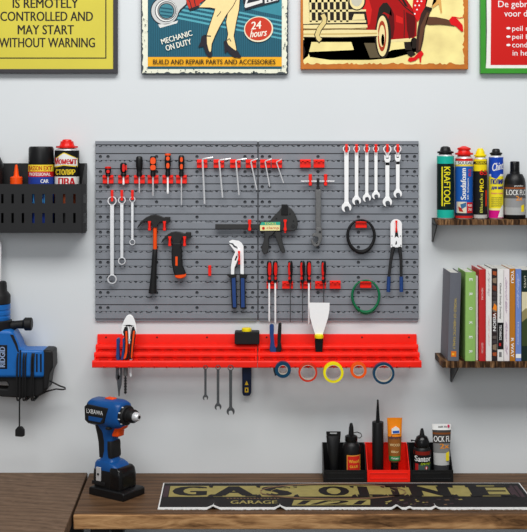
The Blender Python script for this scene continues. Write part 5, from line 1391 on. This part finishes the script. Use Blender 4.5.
# silver tube
t = thing('sealant_tube', 'silver grey sealant tube with white crimped top and white capitals in the right black bin', 'tube', (wx(441.6, dI), -dI, FZ), 'contents of the storage bins')
LA = [(7.4, 5.6, yI), (7.8, 5.6, 468), (8.4, 4.6, 450), (9.2, 2.6, 432), (9.5, 0.9, 426), (9.6, 0.8, 424)]
SG, SGD = col((196, 196, 194), 0.35), col((66, 62, 60), 0.35)
def hw(y):
    for (a, b, y1), (a2, b2, y2) in zip(LA, LA[1:]):
        if y2 <= y <= y1:
            u = (y1 - y) / (y1 - y2); return (a + (a2 - a) * u, b + (b2 - b) * u, y)
    return LA[-1]
tb = MB(WHITE).loft(crimped(441.6, dI, [hw(429.6), LA[4], LA[5]]))
for m, ya, yb2 in ((SGD, 432, 429.6), (col((130, 74, 36), 0.35), 433.8, 432), (SGD, 442.6, 433.8), (col((128, 128, 127), 0.35), 452, 442.6), (SG, 464, 452)):
    ys_ = [ya, (ya + yb2) / 2, yb2]
    tb.use(m).loft(crimped(441.6, dI, [hw(y) for y in ys_]), False)
tb.use(col((60, 60, 62), 0.35)).loft(crimped(441.6, dI, [LA[0], hw(469), hw(466), hw(464)]), False)
bd = link('body', tb, t)
def fr(y): return dI + hw(y)[1] * kI
lb = MB(WHITE)
E_ = lambda y: (441.6, ((hw(y)[0] + 0.15) * kI, (hw(y)[1] + 0.15) * kI), dI)
lb.text('OCK FL', 433.4, 435.2, 450, 441, dI, bold=0.03, cyl=E_(441))
lb.use(col((240, 150, 50))).text('2x', 439, 442.6, 448.8, 447.4, dI, bold=0.03, cyl=E_(447.4))
link('yellow_badge', MB(col((238, 214, 40))).prism([(446, 453.4), (449, 452), (449, 460.6), (446, 461)], dI + 0.006, fr(456) + 0.0002), bd)
lb.use(col((60, 60, 60))).text('tank kit', 438, 425.6, 447, 427.4, fr(429) + 0.0004, bold=0.04)
link('emblem', MB(col((214, 60, 100))).disc(448.6, 426.2, 1.1, 1.5, dI, fr(429) + 0.0003, 12), bd)
link('label', lb, bd)

# ---------------------------------------------------------------- cordless drill
DL = (-0.4135, -0.209, TABLE + 0.0003)
t = thing('cordless_drill', 'blue and black cordless drill standing upright on its battery on the workbench', 'drill', DL, rot=math.radians(-34))
t.scale = (1.06, 1.07, 0.962)
def rings_x(rows, n=32, e=0.62): return [superring(cy, cz, ry, rz, x, n, e) for x, cy, cz, ry, rz in rows]
def sect(z, x0, x1, hy, n=28, e=0.55):
    cx_, hx = (x0 + x1) / 2, (x1 - x0) / 2
    return [(cx_ + hx * math.copysign(abs(math.cos(a)) ** e, math.cos(a)), hy * math.copysign(abs(math.sin(a)) ** e, math.sin(a)), z) for a in [2 * PI * i / n for i in range(n)]]
bdy = link('motor_housing', MB(DRILLBLUE).loft(rings_x([(-0.09, 0, 0.234, 0.018, 0.024), (-0.087, 0, 0.234, 0.026, 0.033), (-0.076, 0, 0.2345, 0.031, 0.0395), (-0.03, 0, 0.235, 0.033, 0.041), (0.004, 0, 0.2355, 0.033, 0.0415), (0.014, 0, 0.2355, 0.0315, 0.0405), (0.026, 0, 0.2355, 0.0285, 0.036), (0.029, 0, 0.2355, 0.025, 0.032)])), t, local=True, sharp=50)
# black rear side panels with the maker's lettering
for s in (-1, 1):
    y = 0.0335 * s
    pts = [(-0.086, 0.252), (-0.076, 0.259), (-0.002, 0.257), (-0.008, 0.238), (-0.016, 0.212), (-0.034, 0.206), (-0.072, 0.204), (-0.084, 0.212)]
    inn = [(-0.07, 0.2135), (-0.028, 0.2135), (-0.02, 0.226), (-0.07, 0.226)]
    pp = MB(RUBBER).poly3([[(x, y - 0.006 * s, z) for x, z in pts]], [[(x + 0.0, y + 0.0012 * s, z) for x, z in pts]])
    sp = link('side_panel', pp, bdy, local=True, bevel=0.002, label='black side panel')
    link('blue_inset', MB(DRILLBLUE).poly3([[(x, y, z) for x, z in inn]], [[(x, y + 0.0019 * s, z) for x, z in inn]]), sp, local=True, bevel=0.0006)
    if s < 0:
        vs, fs, a0, a1, b0, b1 = glyph('LXBAWA')
        m = MB(WHITE)
        for gx, gy in vs: m.vert((-0.077 + (gx - a0) / (a1 - a0) * 0.058, y + 0.0014 * s, 0.2345 + (gy - b0) / (b1 - b0) * 0.0125))
        for f in fs: m.face(f)
        link('lettering', m, sp, local=True, smooth=False)
link('rear_cap', MB(RUBBER).loft(rings_x([(-0.0915, 0, 0.233, 0.012, 0.017), (-0.09, 0, 0.233, 0.02, 0.026), (-0.084, 0, 0.233, 0.0288, 0.0345), (-0.08, 0, 0.233, 0.0305, 0.036)])), bdy, local=True)
link('speed_switch', MB(ORANGE).box(-0.036, -0.008, -0.009, 0.009, 0.2745, 0.2795), bdy, local=True, bevel=0.002, label='orange top switch')
link('direction_switch', MB(RUBBER).box(-0.012, 0.0, -0.034, 0.034, 0.194, 0.201), bdy, local=True, bevel=0.002)
cl = link('clutch_ring', MB(RUBBER).lathe([(0.026, 0.022), (0.0285, 0.026), (0.0285, 0.036), (0.026, 0.039), (0.0215, 0.0395)], (0, 0, 0.2355), (1, 0, 0), 30), t, local=True)
mk = MB(WHITE)
for i in range(5):
    a = math.radians(120 + i * 36)
    c_, s_ = math.cos(a), math.sin(a)
    mk.box(0.0285, 0.034, 0.0288 * c_ - 0.0012, 0.0288 * c_ + 0.0012, 0.2355 + 0.0288 * s_ - 0.0012, 0.2355 + 0.0288 * s_ + 0.0012)
link('torque_mark', mk, cl, local=True)
ch = MB(BLACK).lathe([(0.0215, 0.039), (0.0215, 0.045), (0.0195, 0.0465), (0.0195, 0.058), (0.0175, 0.062)], (0, 0, 0.2355), (1, 0, 0), 30)
ck = link('chuck_sleeve', ch, t, local=True)
link('chuck_nose', MB(STEEL).lathe([(0.0135, 0.0615), (0.0135, 0.066), (0.0115, 0.073), (0.0085, 0.0765)], (0, 0, 0.2355), (1, 0, 0), 26), ck, local=True, label='bright chuck nose', sharp=25)
link('bore', MB(BLACK).lathe([(0.0048, 0.07), (0.0048, 0.0768)], (0, 0, 0.2355), (1, 0, 0), 18), ck, local=True)
# handle
link('handle', MB(DRILLBLUE).loft([sect(z, a, b, h) for z, a, b, h in [(0.208, -0.062, 0.014, 0.027), (0.194, -0.06, 0.004, 0.0235), (0.178, -0.056, -0.005, 0.021), (0.152, -0.052, -0.007, 0.0195), (0.125, -0.049, -0.006, 0.0195), (0.106, -0.047, -0.003, 0.0205), (0.094, -0.049, 0.004, 0.024), (0.088, -0.052, 0.012, 0.027)]]), t, local=True, sharp=50)
gp = [(0.206, -0.0645, -0.03, 0.0245), (0.19, -0.0625, -0.026, 0.0228), (0.174, -0.0585, -0.024, 0.0217), (0.15, -0.054, -0.022, 0.0204), (0.128, -0.052, -0.022, 0.0204), (0.106, -0.049, -0.028, 0.021)]
link('rear_grip', MB(RUBBER).loft([sect(z, a, b, h) for z, a, b, h in gp]), t, local=True, sharp=50)
fg = [(0.156, -0.02, -0.0048, 0.0202), (0.15, -0.02, -0.0025, 0.021), (0.132, -0.02, -0.002, 0.021), (0.114, -0.018, -0.0008, 0.021), (0.108, -0.016, -0.002, 0.0205)]
link('front_grip', MB(RUBBER).loft([sect(z, a, b, h) for z, a, b, h in fg]), t, local=True, sharp=50)
link('trigger', MB(ORANGE).side_local([(-0.012, 0.205), (0.03, 0.205), (0.027, 0.197), (0.0155, 0.189), (0.014, 0.171), (-0.012, 0.169)], -0.0125, 0.0125), t, local=True, bevel=0.003, seg=3, label='orange trigger')
# foot and battery
link('foot', MB(DRILLBLUE).loft([sect(z, a, b, h, e=0.38) for z, a, b, h in [(0.064, -0.06, 0.03, 0.031), (0.078, -0.06, 0.03, 0.0315), (0.09, -0.058, 0.018, 0.0305), (0.097, -0.054, 0.006, 0.0275)]]), t, local=True, sharp=50)
bt = link('battery', MB(BLACK).loft([sect(z, a, b, h, e=0.34) for z, a, b, h in [(0.022, -0.058, 0.034, 0.0335), (0.04, -0.061, 0.036, 0.0345), (0.062, -0.061, 0.035, 0.034), (0.073, -0.06, 0.031, 0.0325)]]), t, local=True, sharp=50)
link('front_hood', MB(BLACKG).loft([sect(z, a, b, h, e=0.34) for z, a, b, h in [(0.024, -0.002, 0.041, 0.0345), (0.06, -0.002, 0.041, 0.0345), (0.078, -0.002, 0.037, 0.0335), (0.085, 0.0, 0.03, 0.031)]]), bt, local=True, sharp=50)
clip = MB(STEEL).box(-0.042, -0.026, -0.0365, -0.033, 0.042, 0.082)
cp = link('belt_clip', clip, t, local=True, bevel=0.0008, label='steel side plate')
link('screw', MB(BSTEEL).lathe([(0.0035, 0), (0.0035, 0.0015), (0.002, 0.0018)], (-0.034, -0.0362, 0.062), (0, -1, 0), 16), cp, local=True)
link('latch', MB(RUBBER).box(-0.057, -0.012, -0.0368, -0.03, 0.03, 0.04), bt, local=True, bevel=0.0015)
link('base_plate', MB(BLACK).side_local([(-0.062, 0.0), (0.06, 0.0), (0.06, 0.02), (0.054, 0.023), (-0.058, 0.023), (-0.062, 0.02)], -0.0425, 0.0425), t, local=True, bevel=0.0025, seg=2)

# ---------------------------------------------------------------- banner on the workbench
t = thing('banner', 'black and gold garage banner with ragged white hem lying along the workbench', 'banner', (0.25, -0.22, TABLE))
BN = {}
yb0, yb1 = 0.108, 0.349
bx0, bx1 = -0.2925, 0.742
wr = [(wx(213, yb1), 0.010, 0.018), (wx(280, yb1), 0.009, 0.016), (wx(397, yb1), 0.011, 0.014), (wx(410, yb1), 0.005, 0.01), (wx(436, yb1), 0.007, 0.011)]
def bz(x, d):
    """height of the cloth: small folds rising at the front hem"""
    u = max(0, (d - yb1 + 0.1) / 0.1) ** 1.5
    z = 0.0
    for c, h, w in wr: z += h * max(0, 1 - abs(x - c) / w) ** 1.2 * u
    return TABLE + 0.0022 + z
def bpt(u, v, lift=0.0):
    """u across 0..1, v from the back edge 0 to the front hem 1"""
    d = yb0 + (yb1 - yb0) * v
    x = bx0 + (bx1 - bx0) * u + 0.006 * v * (1 - u)
    return (x, -d, bz(x, d) + lift)
def bu(px, d): 
    v = (d - yb0) / (yb1 - yb0)
    return (wx(px, d) - bx0 - 0.006 * v) / (bx1 - bx0 - 0.006 * v)
def sheet(m, u0, u1, v0, v1, lift, nu=240, nv=22, thick=0.0016, ragged=0):
    mb = MB(m); rg = random.Random(3)
    T, B = [], []
    for j in range(nv + 1):
        rt, rb = [], []
        for i in range(nu + 1):
            u = u0 + (u1 - u0) * i / nu; v = v0 + (v1 - v0) * j / nv
            if ragged and j == nv: v += rg.uniform(-0.012, 0.014)
            p = bpt(u, v, lift)
            rt.append(mb.vert(p)); rb.append(mb.vert((p[0], p[1], p[2] - thick)))
        T.append(rt); B.append(rb)
    for j in range(nv):
        for i in range(nu):
            mb.face((T[j][i], T[j][i + 1], T[j + 1][i + 1], T[j + 1][i]))
            mb.face((B[j][i], B[j + 1][i], B[j + 1][i + 1], B[j][i + 1]))
    for j in range(nv):
        mb.face((T[j][0], T[j + 1][0], B[j + 1][0], B[j][0])); mb.face((T[j][nu], B[j][nu], B[j + 1][nu], T[j + 1][nu]))
    for i in range(nu):
        mb.face((T[0][i], B[0][i], B[0][i + 1], T[0][i + 1])); mb.face((T[nv][i], T[nv][i + 1], B[nv][i + 1], B[nv][i]))
    return mb
BC = mat('black_banner_cloth', (22, 19, 20), 0.7, 0, 0.1, 200, 0.1)
HEM = mat('frayed_white_hem', (226, 226, 224), 0.8, 0, 0.12, 250, 0.2)
GOLD = mat('olive_gold_print', (156, 144, 84), 0.65, 0, 0.12, 40)
MAUVE = mat('dull_maroon_print', (64, 46, 52), 0.7, 0, 0.1, 60)
TAN = mat('tan_print', (120, 92, 66), 0.7, 0, 0.12, 60)
cloth = link('cloth', sheet(HEM, 0, 1, 0, 1, 0.0, ragged=1), t, sharp=60, label='white backing with frayed hem')
link('black_field', sheet(BC, 0.0035, 0.9965, 0.02, 0.93, 0.0006, thick=0.0008), cloth, sharp=60)
LIFT = [0.0009]
pr = MB(GOLD)
def bprint(m, pts, lift):
    """flat print polygon given in (u, v), cut finely enough to lie on the cloth"""
    pr.use(m)
    base = len(pr.v)
    tri = tessellate_polygon([[Vector((u, v, 0)) for u, v in pts]])
    idx = [pr.vert(bpt(u, v, lift)) for u, v in pts]
    for a in tri: pr.face([idx[i] for i in a])
def btext(m, s, u0, u1, v0, v1, lift, bold=0.0, shear=0.0):
    if bold:
        w = bold * 0.8 * (u1 - u0) / (glyph(s)[3] - glyph(s)[2])
        for i, q in enumerate((-1, 0, 1)): btext(m, s, u0 + w + q * w, u1 - w + q * w, v0, v1, lift + 0.00005 * i, 0, shear)
        return
    pr.use(m)
    vs, fs, a0, a1, b0, b1 = glyph(s)
    base = len(pr.v)
    for gx, gy in vs:
        a = (gx - a0) / (a1 - a0); b = (gy - b0) / (b1 - b0)
        pr.vert(bpt(u0 + (u1 - u0) * a + shear * (b - 0.5), v1 + (v0 - v1) * b, lift))
    for f in fs: pr.face([base + i for i in f])
# gold band behind the big black word, with stepped dark edges
L1, L2, L3 = 0.0009, 0.0012, 0.0015
bprint(GOLD, [(0.022, 0.14), (0.95, 0.12), (0.95, 0.54), (0.022, 0.56)], L1)
word = 'GASOLINE'
spans = [(0.03, 0.125), (0.142, 0.256), (0.275, 0.358), (0.43, 0.515), (0.54, 0.6), (0.622, 0.658), (0.682, 0.79), (0.846, 0.948)]
rg = random.Random(9)
for chs, (a, b) in zip(word, spans):
    if chs == 'I': bprint(BC, [(a + 0.008, 0.16), (b - 0.008, 0.16), (b - 0.008, 0.52), (a + 0.008, 0.52)], L2)
    else: btext(BC, chs, a, b, 0.16, 0.52, L2, bold=0.07)
    # heavy serifs and the dark gaps of the plate between the letters
    if chs in 'ALINE':
        for (p, q) in ((a - 0.006, a + 0.026), (b - 0.026, b + 0.006)) if chs != 'I' else ((a - 0.004, b + 0.004),):
            bprint(BC, [(p, 0.48), (q, 0.48), (q, 0.55), (p, 0.55)], L2 + 0.0003)
            if chs in 'INE': bprint(BC, [(p, 0.13), (q, 0.13), (q, 0.2), (p, 0.2)], L2 + 0.0003)
    bprint(BC, [(b + 0.002, 0.1), (b + 0.018, 0.1), (b + 0.014, 0.22), (b + 0.006, 0.2)], L2 + 0.0002)
    bprint(BC, [(b + 0.0, 0.6), (b + 0.02, 0.6), (b + 0.014, 0.47), (b + 0.006, 0.5)], L2 + 0.0002)
for a, b in ((0.006, 0.02), (0.954, 0.972), (0.976, 0.986)): bprint(MAUVE, [(a, 0.14), (b, 0.12), (b, 0.56), (a, 0.58)], L1)
# arc of the oval badge behind the middle letters
def band(cu, cv, ru, rv, a0, a1, w, m, l, n=40):
    pr.use(m); prev = None
    for i in range(n + 1):
        a = math.radians(a0 + (a1 - a0) * i / n)
        A = pr.vert(bpt(cu + ru * math.cos(a), cv + rv * math.sin(a), l)); B = pr.vert(bpt(cu + (ru - w * 0.1) * math.cos(a), cv + (rv - w) * math.sin(a), l))
        if prev: pr.face((prev[0], A, B, prev[1]))
        prev = (A, B)
band(0.47, 0.36, 0.2, 0.33, 180, 360, 0.05, TAN, L3)
band(0.47, 0.4, 0.2, 0.27, 0, 180, 0.05, TAN, L3)
band(0.47, 0.36, 0.17, 0.25, 180, 360, 0.02, GOLD, L3)
btext(GOLD, 'GARAGE', 0.19, 0.315, 0.7, 0.82, L1, bold=0.03)
for i in range(16):
    u = 0.18 + i * 0.009
    bprint(TAN, [(u, 0.6), (u + 0.006, 0.6 + 0.02 * (i % 2)), (u + 0.005, 0.64), (u, 0.63)], L1)
bprint(GOLD, [(0.36, 0.68), (0.565, 0.66), (0.56, 0.86), (0.352, 0.88)], L1)
btext(BC, '1/21', 0.375, 0.545, 0.7, 0.85, L2, bold=0.05, shear=0.02)
for i in range(22):
    u = 0.6 + rg.uniform(0, 0.2); v = 0.62 + rg.uniform(0, 0.24); w = rg.uniform(0.004, 0.014)
    bprint(rg.choice([GOLD, TAN, MAUVE]), [(u, v), (u + w, v - 0.01), (u + w * 1.2, v + 0.02), (u + w * 0.3, v + 0.03)], L1)
link('printed_lettering', pr, cloth, smooth=False)

# ---------------------------------------------------------------- light
w = bpy.data.worlds.new('room_ambient'); SCN.world = w; w.use_nodes = True
bg = w.node_tree.nodes['Background']
bg.inputs['Color'].default_value = (0.93, 0.965, 1.0, 1)
bg.inputs['Strength'].default_value = 0.25
def area(name, loc, aim, sx, sy, power, colr):
    l = bpy.data.lights.new(name, 'AREA'); l.shape = 'RECTANGLE'; l.size = sx; l.size_y = sy
    l.energy = power; l.color = colr
    o = bpy.data.objects.new(name, l); COL.objects.link(o)
    o.location = loc
    o.rotation_euler = (Vector(aim) - Vector(loc)).to_track_quat('-Z', 'Y').to_euler()
    return o
area('ceiling_softbox', (0.1, -2.35, 4.1), (0.0, 0.0, 1.3), 3.6, 1.2, 119, (1.0, 0.992, 0.975))
area('room_fill_light', (-0.6, -4.2, 2.4), (0.0, 0, 1.4), 2.0, 1.6, 24, (0.97, 0.985, 1.0))
SCN.view_settings.view_transform = 'Standard'
SCN.view_settings.look = 'None'
SCN.view_settings.exposure = 0.0
SCN.view_settings.gamma = 1.0
SCN.view_settings.use_curve_mapping = False

# ---------------------------------------------------------------- camera
cam = bpy.data.cameras.new('camera')
co_ = bpy.data.objects.new('camera', cam)
COL.objects.link(co_)
px_x = 263.5
co_.location = (wx(px_x, 0), -D, CZ)
co_.rotation_euler = (math.radians(90), 0, 0)
cam.sensor_fit = 'VERTICAL'
cam.sensor_height = 36.0
cam.lens = (D / S) / 532.0 * 36.0
cam.shift_y = -(266.0 - HY) / 532.0
cam.clip_start = 0.05
SCN.camera = co_
